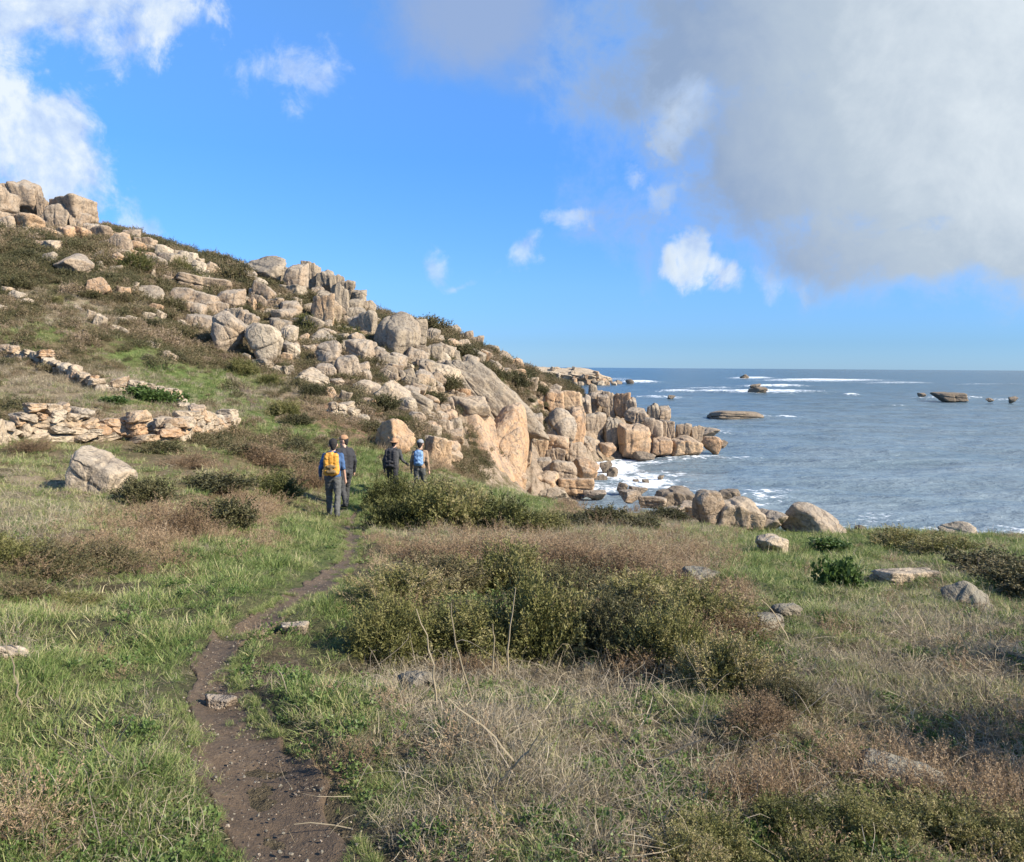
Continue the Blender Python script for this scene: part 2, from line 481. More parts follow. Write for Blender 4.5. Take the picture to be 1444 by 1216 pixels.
def granite(name, cols, grey, greyamt=0.5, seam=0.45):
    m, N = new_mat(name)
    geo = N.n('ShaderNodeNewGeometry')
    rnd = N.n('ShaderNodeObjectInfo').outputs['Random']
    p = N.vmath('ADD', geo.outputs['Position'], N.n('ShaderNodeCombineXYZ', ins={0: N.math('MULTIPLY', rnd, 40.0)}).outputs[0])
    n1 = N.noise(p, 0.55, 5, 0.6, 0.4)
    n2 = N.noise(p, 2.6, 6, 0.65, 0.2)
    n3 = N.noise(p, 16.0, 4, 0.7)
    base = N.ramp(N.math('ADD', N.math('MULTIPLY', n1, 0.75), N.math('MULTIPLY', rnd, 0.3)), [(0.25, cols[0]), (0.5, cols[1]), (0.75, cols[2])])
    nzv = N.n('ShaderNodeSeparateXYZ', ins={0: geo.outputs['Normal']}).outputs['Z']
    g = N.sstep(N.math('ADD', N.math('MULTIPLY', nzv, 0.35), N.math('MULTIPLY', n2, 1.0)), 0.46, 0.86)
    base = N.mix(N.math('MULTIPLY', g, greyamt), base, grey)
    # mineral speckle and dark lichen specks
    base = N.mix(N.math('MULTIPLY', N.sstep(n3, 0.45, 0.75), 0.4), base, (0.16, 0.13, 0.10))
    base = N.mix(N.math('MULTIPLY', N.sstep(N.noise(p, 7.0, 5, 0.6), 0.60, 0.72), 0.45), base, (0.55, 0.50, 0.42))
    # vertical weather stains
    st = N.noise(N.vmath('MULTIPLY', p, (1.6, 1.6, 0.22)), 1.0, 5, 0.6, 0.3)
    base = N.mix(N.math('MULTIPLY', N.sstep(st, 0.52, 0.68), 0.55), base, (0.14, 0.12, 0.10))
    base = N.mix(N.math('MULTIPLY', N.sstep(N.noise(p, 1.1, 7, 0.7, 0.6), 0.52, 0.66), 0.42), base, (0.17, 0.155, 0.13))
    base = N.mix(N.math('MULTIPLY', N.sstep(N.noise(p, 4.2, 6, 0.7, 0.6), 0.51, 0.60), 0.55), base, (0.11, 0.09, 0.07))
    # joints
    vo = N.n('ShaderNodeTexVoronoi', feature='DISTANCE_TO_EDGE', ins={'Vector': N.vmath('ADD', N.vmath('MULTIPLY', p, (0.55, 0.55, 0.33)), N.vmath('SCALE', N.n('ShaderNodeTexNoise', ins={'Vector': p, 'Scale': 0.9, 'Detail': 3.0}).outputs['Color'])), 'Scale': 1.0}).outputs[0]
    cr = N.math('MULTIPLY', N.math('SUBTRACT', 1.0, N.sstep(vo, 0.0, 0.028)), N.sstep(n2, 0.42, 0.6))
    base = N.mix(N.math('MULTIPLY', cr, seam), base, (0.10, 0.075, 0.055))
    hgt = N.math('ADD', N.math('ADD', N.math('MULTIPLY', n2, 0.8), N.math('MULTIPLY', n3, 0.22)), N.math('MULTIPLY', cr, -0.5 * seam))
    bs = N.n('ShaderNodeBsdfPrincipled', ins={'Base Color': base, 'Roughness': 0.92, 'Normal': bump(N, hgt, 0.9, 0.22)})
    bs.inputs['Specular IOR Level'].default_value = 0.2
    out(N, bs.outputs[0])
    return m


M_TAN = granite('granite_tan', [(0.30, 0.215, 0.14), (0.37, 0.275, 0.185), (0.41, 0.33, 0.24)], (0.27, 0.245, 0.205), 0.66)
M_GREY = granite('granite_grey', [(0.29, 0.22, 0.15), (0.335, 0.27, 0.19), (0.39, 0.315, 0.225)], (0.245, 0.215, 0.17), 0.7)
M_ORANGE = granite('granite_orange', [(0.42, 0.25, 0.135), (0.47, 0.30, 0.17), (0.44, 0.325, 0.205)], (0.30, 0.265, 0.21), 0.55)
M_PALE = granite('granite_pale', [(0.38, 0.28, 0.18), (0.45, 0.355, 0.245), (0.49, 0.41, 0.30)], (0.32, 0.28, 0.22), 0.45, 0.35)
M_MOSS = granite('granite_mossy', [(0.16, 0.135, 0.10), (0.21, 0.18, 0.135), (0.26, 0.225, 0.17)], (0.17, 0.165, 0.13), 0.6)
M_DARK = granite('granite_wet', [(0.18, 0.135, 0.09), (0.24, 0.185, 0.13), (0.31, 0.24, 0.17)], (0.15, 0.13, 0.10), 0.5)


def leaf_mat(name, stops, transl=0.3, rough=0.6, rvar=0.2):
    m, N = new_mat(name)
    v = N.n('ShaderNodeAttribute', attribute_name='v').outputs['Fac']
    ti = N.n('ShaderNodeAttribute', attribute_name='tint', attribute_type='INSTANCER').outputs['Fac']
    rnd = N.n('ShaderNodeObjectInfo').outputs['Random']
    f = N.math('ADD', N.math('ADD', N.math('MULTIPLY', v, 0.6), N.math('MULTIPLY', ti, 0.4)), N.math('MULTIPLY', N.math('SUBTRACT', rnd, 0.45), rvar))
    col = N.ramp(f, stops)
    d = N.n('ShaderNodeBsdfPrincipled', ins={'Base Color': col, 'Roughness': rough})
    d.inputs['Specular IOR Level'].default_value = 0.25
    t = N.n('ShaderNodeBsdfTranslucent', ins={'Color': col}).outputs[0]
    out(N, N.n('ShaderNodeMixShader', ins={0: transl, 1: d.outputs[0], 2: t}).outputs[0])
    return m


M_GRASS = leaf_mat('grass_blades', [(0.0, (0.063, 0.103, 0.025)), (0.25, (0.121, 0.178, 0.046)), (0.5, (0.218, 0.259, 0.086)), (0.68, (0.368, 0.345, 0.161)), (1.0, (0.529, 0.448, 0.287))])
M_DRY = leaf_mat('dry_straw', [(0.0, (0.10, 0.085, 0.05)), (0.3, (0.21, 0.175, 0.115)), (0.6, (0.36, 0.30, 0.20)), (1.0, (0.50, 0.43, 0.32))], 0.2)
M_BRACK = leaf_mat('dead_bracken', [(0.0, (0.12, 0.08, 0.045)), (0.4, (0.24, 0.165, 0.095)), (0.75, (0.37, 0.27, 0.165)), (1.0, (0.45, 0.36, 0.25))], 0.2)
M_GORSE = leaf_mat('gorse_spines', [(0.0, (0.05, 0.055, 0.018)), (0.22, (0.11, 0.115, 0.034)), (0.4, (0.19, 0.18, 0.062)), (0.58, (0.29, 0.25, 0.115)), (0.8, (0.36, 0.27, 0.165)), (1.0, (0.42, 0.34, 0.23))], 0.25, 0.6, 0.42)
M_LEAF = leaf_mat('green_leaves', [(0.0, (0.05, 0.085, 0.022)), (0.5, (0.10, 0.155, 0.042)), (1.0, (0.19, 0.23, 0.08))], 0.3, 0.45)
M_HEATH = leaf_mat('heather_sprigs', [(0.0, (0.046, 0.046, 0.021)), (0.35, (0.098, 0.092, 0.039)), (0.65, (0.172, 0.132, 0.071)), (0.9, (0.287, 0.213, 0.138)), (1.0, (0.356, 0.276, 0.196))], 0.15, 0.6, 0.42)
M_TWIG = leaf_mat('twigs', [(0.0, (0.06, 0.045, 0.03)), (0.5, (0.15, 0.12, 0.085)), (1.0, (0.28, 0.235, 0.18))], 0.0)


def ground_mat():
    m, N = new_mat('hillside_ground')
    geo = N.n('ShaderNodeNewGeometry')
    p = geo.outputs['Position']
    A = lambda n: N.n('ShaderNodeAttribute', attribute_name=n).outputs['Fac']
    n1 = N.noise(p, 0.35, 6, 0.62, 0.3)
    n2 = N.noise(p, 2.2, 6, 0.65)
    n3 = N.noise(p, 14.0, 5, 0.7)
    mixn = N.math('ADD', N.math('MULTIPLY', n1, 0.5), N.math('MULTIPLY', n2, 0.5))
    col = N.ramp(mixn, [(0.30, (0.055, 0.052, 0.024)), (0.45, (0.10, 0.085, 0.042)), (0.58, (0.16, 0.125, 0.075)), (0.72, (0.12, 0.115, 0.05))])
    gr = N.ramp(N.math('ADD', N.math('MULTIPLY', n2, 0.6), N.math('MULTIPLY', n3, 0.4)), [(0.3, (0.055, 0.085, 0.024)), (0.5, (0.10, 0.14, 0.042)), (0.7, (0.20, 0.19, 0.085))])
    dr = N.ramp(N.math('ADD', N.math('MULTIPLY', n2, 0.6), N.math('MULTIPLY', n3, 0.4)), [(0.3, (0.14, 0.11, 0.065)), (0.55, (0.25, 0.20, 0.13)), (0.75, (0.33, 0.275, 0.19))])
    br = N.ramp(n2, [(0.3, (0.12, 0.075, 0.045)), (0.6, (0.24, 0.155, 0.10)), (0.8, (0.30, 0.215, 0.145))])
    rk = N.ramp(n2, [(0.3, (0.20, 0.15, 0.105)), (0.55, (0.33, 0.255, 0.18)), (0.75, (0.40, 0.325, 0.245))])
    rk = N.mix(N.math('MULTIPLY', N.sstep(N.noise(p, 1.1, 7, 0.7, 0.6), 0.46, 0.62), 0.6), rk, (0.15, 0.125, 0.095))
    rk = N.mix(N.math('MULTIPLY', N.sstep(n3, 0.48, 0.62), 0.45), rk, (0.09, 0.075, 0.055))
    edge = N.math('MULTIPLY', N.math('SUBTRACT', n2, 0.5), 1.6)
    for a, c, t in (('green', gr, 0.4), ('dry', dr, 0.45), ('brack', br, 0.45), ('rock', rk, 0.4)):
        col = N.mix(N.sstep(N.math('ADD', A(a), edge), t - 0.15, t + 0.3), col, c)
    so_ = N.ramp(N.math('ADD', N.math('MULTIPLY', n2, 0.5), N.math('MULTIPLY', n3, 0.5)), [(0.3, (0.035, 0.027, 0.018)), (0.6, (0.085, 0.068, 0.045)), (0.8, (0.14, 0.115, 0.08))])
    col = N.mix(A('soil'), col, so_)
    hgt = N.math('ADD', N.math('MULTIPLY', n2, 0.6), N.math('MULTIPLY', n3, 0.3))
    bs = N.n('ShaderNodeBsdfPrincipled', ins={'Base Color': col, 'Roughness': 0.95, 'Normal': bump(N, hgt, 1.0, 0.25)})
    bs.inputs['Specular IOR Level'].default_value = 0.1
    out(N, bs.outputs[0])
    return m


# ------------------------------------------------------------------ terrain mesh (one sheet)
def spaced(lo, hi, c0, c1, fine_, grow):
    xs = list(np.arange(c0, c1, fine_))
    st, x = fine_, xs[-1]
    while x < hi:
        st = min(st * grow, 1.4)
        x += st
        xs.append(x)
    st, x = fine_, xs[0]
    while x > lo:
        st = min(st * grow, 1.4)
        x -= st
        xs.insert(0, x)
    return np.array(xs)


gx = spaced(-98, 78, -4, 4.5, 0.055, 1.018)
gy = spaced(-18, 150, 1.6, 9.0, 0.055, 1.018)
GX, GY = np.meshgrid(gx, gy)
GZ = H(GX, GY)
V = np.stack([GX, GY, GZ], -1).reshape(-1, 3)
tme = mesh_np('ground', V, grid_faces(len(gy), len(gx)), [ground_mat()])
tpx, tpy = project(V)
_rk = blobs(tpx, tpy, Z_ROCK) * (V[:, 1] > 34)
_rg = 1 - 2 * np.abs(fbm(V[:, 0] * 0.35, V[:, 1] * 0.35, V[:, 2] * 0.35, 4))
V[:, 2] += _rk * (1.4 * (_rg - 0.75) + 0.35 * fbm(V[:, 0] * 1.2, V[:, 1] * 1.2, V[:, 2], 3))
tme.vertices.foreach_set('co', V.astype(np.float32).ravel())
tme.update()
vis = V[:, 1] > 1.0
wob = 18 * fbm(V[:, 0] * 0.8, V[:, 1] * 0.8, 3.0, 3)
for nm, zl in (('green', Z_GREEN), ('dry', Z_DRY), ('brack', Z_BRACK), ('rock', Z_ROCK)):
    fattr(tme, nm, blobs(tpx + wob, tpy + wob * 0.4, zl) * vis)
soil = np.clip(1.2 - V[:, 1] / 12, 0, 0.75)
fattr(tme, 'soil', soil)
ground = link(bpy.data.objects.new('ground', tme))
tag(ground, 'grassy heath ground rising to a boulder strewn hillside', 'ground', kind='structure')


# ------------------------------------------------------------------ sea
def sea_mat():
    m, N = new_mat('sea_water')
    geo = N.n('ShaderNodeNewGeometry')
    p = geo.outputs['Position']
    foam = N.n('ShaderNodeAttribute', attribute_name='foam').outputs['Fac']
    n1 = N.noise(N.vmath('MULTIPLY', p, (0.55, 1.0, 1.0)), 0.9, 6, 0.62, 0.3)
    n2 = N.noise(N.vmath('MULTIPLY', p, (0.4, 1.0, 1.0)), 0.16, 6, 0.6, 0.2)
    n4 = N.noise(N.vmath('MULTIPLY', p, (0.35, 1.0, 1.0)), 0.03, 6, 0.65, 0.2)
    n0 = N.noise(N.vmath('MULTIPLY', p, (0.6, 1.0, 1.0)), 3.2, 4, 0.6, 0.3)
    h = N.math('ADD', N.math('ADD', N.math('ADD', N.math('MULTIPLY', n1, 0.55), N.math('MULTIPLY', n0, 0.16)), N.math('MULTIPLY', n2, 1.6)), N.math('MULTIPLY', n4, 5.0))
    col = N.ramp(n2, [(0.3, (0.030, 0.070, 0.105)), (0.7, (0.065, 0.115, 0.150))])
    # nearer water painted lighter in place of bright cloud reflection, darker far out
    col = N.mix(N.n('ShaderNodeAttribute', attribute_name='sheen_tint').outputs['Fac'], col, N.ramp(n2, [(0.3, (0.125, 0.175, 0.205)), (0.7, (0.205, 0.255, 0.285))]))
    # scattered whitecaps
    wc = N.sstep(N.math('ADD', N.math('MULTIPLY', n4, 0.55), N.math('MULTIPLY', n1, 0.45)), 0.645, 0.68)
    fn = N.noise(p, 1.1, 6, 0.7, 0.8)
    lace = N.noise(p, 0.35, 5, 0.65, 1.2)
    fmask = N.sstep(N.math('ADD', foam, N.math('MULTIPLY', N.math('SUBTRACT', N.math('ADD', N.math('MULTIPLY', fn, 0.6), N.math('MULTIPLY', lace, 0.6)), 0.6), 3.2)), 0.55, 0.98)
    fmask = N.math('MAXIMUM', fmask, N.math('MULTIPLY', wc, 0.5))
    w = N.n('ShaderNodeBsdfPrincipled', ins={'Base Color': col, 'Roughness': 0.22, 'IOR': 1.33, 'Specular IOR Level': 0.16, 'Normal': bump(N, h, 1.0, 0.95)})
    f = N.n('ShaderNodeBsdfPrincipled', ins={'Base Color': (0.78, 0.82, 0.84, 1), 'Roughness': 0.8, 'Normal': bump(N, fn, 0.8, 0.3)})
    out(N, N.n('ShaderNodeMixShader', ins={0: fmask, 1: w.outputs[0], 2: f.outputs[0]}).outputs[0])
    return m


FOAM = [(868, 662, 42, 26, 1), (905, 680, 60, 16, .95), (850, 648, 24, 12, .9), (945, 668, 50, 10, .6), (900, 650, 60, 8, .7), (840, 690, 50, 10, .8),
        (1060, 553.5, 120, 2.2, .92), (960, 554, 50, 2, .8), (1160, 537.5, 110, 2.4, .92), (1060, 534, 40, 2, .9), (1090, 545.5, 60, 1.6, .9), (900, 540, 36, 2, .9), (930, 562, 50, 1.6, .7), (1000, 549, 60, 1.5, .6),
        (1260, 541, 70, 1.5, .7), (1400, 543, 80, 1.2, .5), (1060, 589, 50, 2.2, .8), (1110, 587, 26, 2, .7), (1340, 562.5, 55, 1.8, .8), (1420, 565.5, 30, 1.6, .6), (1200, 557.5, 16, 1.6, .8), (1250, 574, 40, 1.5, .45), (1380, 608, 30, 1.5, .5),
        (1030, 645, 45, 2.6, .75), (960, 645, 80, 3.5, .8), (1022, 606, 20, 6, .65), (1320, 748, 230, 12, .62), (1080, 700, 50, 14, .65), (1230, 735, 60, 18, .5), (1420, 750, 80, 14, .6), (1000, 688, 40, 8, .5), (870, 536, 30, 2.5, .6)]
Yr = np.concatenate([np.exp(np.linspace(math.log(24), math.log(700), 430)), np.exp(np.linspace(math.log(715), math.log(40000), 70))])
sc = np.concatenate([np.linspace(-1400, 560, 40), np.linspace(570, 1560, 300), np.linspace(1580, 3600, 50)])
SY, SS = np.meshgrid(Yr, sc, indexing='ij')
SX = (SS - PW / 2) / F * SY
amp = np.clip(1.2 - SY / 900, 0.25, 1.0)
Zw = 0.16 * np.sin(SY * 0.42 + 0.9 * fbm(SX * 0.05, SY * 0.05) * 6 + SX * 0.07) + 0.30 * fbm(SX * 0.10, SY * 0.28, 1.0, 4) + 0.09 * fbm(SX * 0.5, SY * 0.9, 2.0, 3)
Vw = np.stack([SX, SY, np.zeros_like(SX)], -1).reshape(-1, 3)
spx, spy = project(Vw)
wob2 = fbm(SX.ravel() * 0.03, SY.ravel() * 0.03, 5.0, 3)
fm = blobs(spx, spy + wob2 * np.clip((spy - 517) * 0.05, 0.4, 8), FOAM)
Vw[:, 2] = (Zw * amp).ravel() * 0.9 + np.where(spy < 600, fm, 0) * np.clip(SY.ravel() / 300, 0, 1.6)
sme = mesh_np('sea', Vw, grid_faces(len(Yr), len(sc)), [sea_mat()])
fattr(sme, 'foam', fm)
fattr(sme, 'sheen_tint', np.exp(-np.clip(SY.ravel() - 45, 0, None) / 170.0))  # weight of the painted reflection tone, fading with distance
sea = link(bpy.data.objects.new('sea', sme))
tag(sea, 'choppy blue grey sea with lines of white surf', 'sea', kind='structure')


# ------------------------------------------------------------------ rocks
def ico(sub):
    bm = bmesh.new()
    bmesh.ops.create_icosphere(bm, subdivisions=sub, radius=1.0)
    bm.verts.ensure_lookup_table()
    V = np.array([v.co[:] for v in bm.verts])
    Fa = np.array([[v.index for v in f.verts] for f in bm.faces])
    bm.free()
    return V, Fa


_ICO = {k: ico(k) for k in (3, 5, 6)}


def rock_geo(seed, kind='round', sub=5, cracks=2, rough=1.0, cdep=0.8):
    r = np.random.RandomState(seed)
    D, Fa = _ICO[sub]
    ns, hs = [], []
    if kind in ('block', 'pillar', 'slab'):
        for ax in range(3):
            for sg in (-1, 1):
                n = np.zeros(3)
                n[ax] = sg
                n += r.normal(0, 0.13, 3)
                ns.append(n / np.linalg.norm(n))
                hs.append(r.uniform(0.8, 1.0))
        extra, p = 8, r.uniform(28, 46)
        lo, hi = 0.92, 1.28
    elif kind == 'egg':
        extra, p, lo, hi = 14, 9, 0.82, 1.0
    else:
        extra, p, lo, hi = 12, r.uniform(18, 30), 0.70, 1.0
    for i in range(extra):
        n = r.normal(0, 1, 3)
        ns.append(n / np.linalg.norm(n))
        hs.append(r.uniform(lo, hi))
    ns, hs = np.array(ns), np.array(hs)
    dn = np.clip(D @ ns.T / hs[None, :], 0, None)
    rr = 1.0 / np.power((dn ** p).sum(1), 1.0 / p)
    rr = np.minimum(rr, 1.7)
    P = D * rr[:, None]
    o = seed * 3.7
    rr = rr * (1 + rough * (0.10 * fbm(P[:, 0] * 1.3 + o, P[:, 1] * 1.3, P[:, 2] * 1.3, 3) + 0.07 * fbm(P[:, 0] * 4 + o, P[:, 1] * 4, P[:, 2] * 4, 4, 0.6)))
    for c in range(cracks):
        n = r.normal(0, 1, 3)
        if kind in ('block', 'pillar'):
            n = np.array([1.0, 0, 0]) + r.normal(0, 0.2, 3) if r.rand() < 0.6 else np.array([0, 0, 1.0]) + r.normal(0, 0.2, 3)
        n /= np.linalg.norm(n)
        cc = r.uniform(-0.45, 0.45)
        q = P @ n - cc + 0.06 * fbm(P[:, 0] * 2 + o, P[:, 1] * 2, P[:, 2] * 2, 2)
        rr -= cdep * (0.11 * np.exp(-(q / (0.03 if sub >= 6 else 0.05)) ** 2) - 0.035 * np.tanh(q * 14))
    P = D * rr[:, None]
    mn, mx = P.min(0), P.max(0)
    P = (P - (mn + mx) / 2) / (mx - mn)
    return P, Fa


ROCKS = {'round': [], 'block': [], 'egg': []}
for kind, n, base in (('round', 9, 10), ('block', 14, 40), ('egg', 5, 70)):
    for i in range(n):
        P, Fa = rock_geo(base + i, kind, 5, 2 + i % 3)
        ROCKS[kind].append((P, Fa))
_rock_cache = {}


def rock_mesh(kind, i, mat):
    k = (kind, i, mat.name)
    if k not in _rock_cache:
        P, Fa = ROCKS[kind][i]
        _rock_cache[k] = mesh_np('boulder', P, Fa, [mat])
    return _rock_cache[k]


rr_ = random.Random(5)
ROCK_FOOT = []   # (x, y, radius) to keep plants off


def place_rock(b, kind='round', mat=None, Y=None, name='boulder', parent=None, dep=0.85, tilt=0.0, i=None, zrot=None, push=0.35, sink=0.12):
    x0, y0, x1, y1 = b
    mat = mat or M_TAN
    pc = (x0 + x1) / 2
    if Y is None:
        g = hit(pc, y1 - 1)
        Y = g[1]
    elif 36 < Y < 100 and x1 < 760 and y1 < 600:      # never deeper than where the ground meets its foot
        g = hit(pc, y1 - 1)
        if g[2] > 4 and g[1] < Y:
            Y = g[1] + 0.4
    w, h = (x1 - x0) / F * Y, (y1 - y0) / F * Y
    d = dep * (0.5 * w + 0.5 * min(w, h * 1.6))
    c = at(pc, (y0 + y1) / 2, Y + d * push)
    me = rock_mesh(kind, rr_.randrange(len(ROCKS[kind])) if i is None else i, mat)
    o = link(bpy.data.objects.new(name, me))
    zr = zrot if zrot is not None else rr_.choice([0, math.pi]) + rr_.uniform(-0.35, 0.35)
    o.rotation_mode = 'XYZ'
    R = Matrix.Rotation(rad(tilt), 4, 'Y')
    S = Matrix.Diagonal((w * 1.04, d * 1.04, h * (1 + sink), 1))
    o.matrix_world = Matrix.Translation(Vector((c[0], c[1], c[2] - h * sink * 0.5))) @ R @ S @ Matrix.Rotation(zr, 4, 'Z')
    if parent:
        mw_ = o.matrix_world.copy()
        o.parent = parent
        o.matrix_parent_inverse = parent.matrix_world.inverted()
        o.matrix_world = mw_
    ROCK_FOOT.append((c[0], c[1], max(w, d) * 0.45))
    return o


def outcrop(label, blocks, base, name='granite_outcrop', piece='block'):
    """one jointed crag: an Empty at its base that parents its blocks"""
    e = bpy.data.objects.new(name, None)
    e.location = base
    link(e)
    bpy.context.view_layer.update()
    tag(e, label, 'rock outcrop')
    for b in blocks:
        box, kw = b[0], (b[1] if len(b) > 1 else {})
        place_rock(box, name=piece, parent=e, **kw)
    return e


# crag on the skyline
Yc = 81
bk = lambda **k: dict(dict(kind='block', mat=M_TAN, Y=Yc, sink=0.05), **k)
outcrop('square jointed granite crag crowning the top of the hill', [
    ((-75, 262, 12, 325), bk(i=1)), ((-4, 253, 56, 308), bk(i=2, Y=80)), ((0, 304, 22, 332), bk(i=3, Y=79)), ((16, 303, 60, 334), bk(i=4, Y=79.5, mat=M_ORANGE)), ((46, 264, 56, 290), bk(i=5, Y=80.5)),
    ((54, 277, 70, 326), bk(i=6, Y=82)), ((66, 281, 136, 318), bk(i=7, Y=80.5)), ((66, 290, 104, 330), bk(i=0, Y=79.6)), ((95, 296, 128, 326), bk(i=8, Y=79.8)), ((62, 322, 80, 341), bk(i=3, Y=78.5, mat=M_ORANGE)),
    ((80, 318, 105, 341), bk(i=2, Y=78.7, mat=M_ORANGE)), ((102, 320, 128, 342), bk(i=5, Y=78.9, mat=M_ORANGE)), ((120, 314, 140, 340), bk(i=1, Y=80))], at(30, 330, Yc))
outcrop('low broken granite outcrop beside the skyline crag', [
    ((133, 319, 158, 344), bk(i=4, Y=82)), ((153, 327, 184, 350), bk(i=2, Y=80.5, mat=M_ORANGE)), ((174, 322, 198, 344), bk(i=6, Y=81)), ((192, 336, 218, 355), bk(i=1, Y=81)), ((140, 338, 165, 352), bk(i=3, Y=80)),
    ((214, 346, 240, 360), bk(i=0, Y=82)), ((236, 352, 262, 366), bk(i=5, Y=82))], at(170, 348, 81))
# dome and pillars on the shoulder of the ridge
bg = lambda **k: dict(dict(kind='block', mat=M_GREY, Y=80, sink=0.05), **k)
outcrop('grey domed granite crag with upright pillars on the ridge shoulder', [
    ((340, 359, 410, 402), bg(kind='round', i=4, Y=79, tilt=6)), ((392, 374, 408, 408), bg(i=3, Y=79.5)), ((403, 370, 432, 420), bg(i=5, Y=78.5, mat=M_TAN)), ((426, 369, 453, 414), bg(i=6, Y=80)), ((444, 380, 472, 412), bg(i=2, Y=79)),
    ((392, 402, 434, 421), bg(i=7, Y=77.5)), ((340, 386, 363, 402), bg(kind='round', i=1, Y=77.5)), ((462, 388, 486, 424), bg(i=8, Y=79)), ((476, 396, 502, 424), bg(i=4, Y=78.5)), ((496, 408, 516, 430), bg(i=1, Y=78.5)), ((438, 404, 458, 424), bg(i=3, Y=77.5, mat=M_TAN))], at(420, 420, 79))
outcrop('tall orange stained granite buttress below the domed crag', [
    ((440, 408, 476, 432), bg(kind='round', i=2, Y=75.5)), ((441, 415, 474, 466), bg(i=7, Y=74.5, mat=M_ORANGE)), ((472, 400, 493, 450), bg(i=2, Y=76)), ((488, 420, 511, 448), bg(i=5, Y=75)), ((490, 444, 512, 476), bg(i=6, Y=73, mat=M_TAN)),
    ((508, 438, 533, 482), bg(i=4, Y=73)), ((506, 424, 530, 446), bg(i=0, Y=76))], at(480, 470, 74))
outcrop('great grey granite dome with a split flank on the ridge', [
    ((528, 438, 592, 508), bg(kind='egg', i=3, Y=70, tilt=20)), ((570, 450, 602, 494), bg(i=1, Y=72)), ((586, 486, 606, 520), bg(i=5, Y=69)), ((600, 484, 624, 516), bg(i=6, Y=69)), ((620, 490, 650, 516), bg(i=2, Y=70)), ((592, 505, 622, 538), bg(kind='round', i=5, Y=66)),
    ((598, 462, 622, 488), bg(i=8, Y=74))], at(570, 510, 69))
# broad slabs mid slope
bt = lambda **k: dict(dict(kind='block', mat=M_TAN, sink=0.1), **k)
outcrop('broad stepped granite slabs set into the middle of the slope', [
    ((248, 390, 325, 416), bt(Y=69, i=1, tilt=8)), ((243, 408, 312, 440), bt(Y=66, i=2, tilt=6)), ((308, 406, 342, 442), bt(Y=66, i=5)), ((254, 426, 294, 452), bt(Y=63.5, i=3)), ((316, 434, 344, 466), bt(Y=62.5, i=7)),
    ((284, 426, 322, 452), bt(Y=64, i=8)), ((262, 442, 300, 470), bt(Y=62, i=6, tilt=14))], at(290, 450, 65))

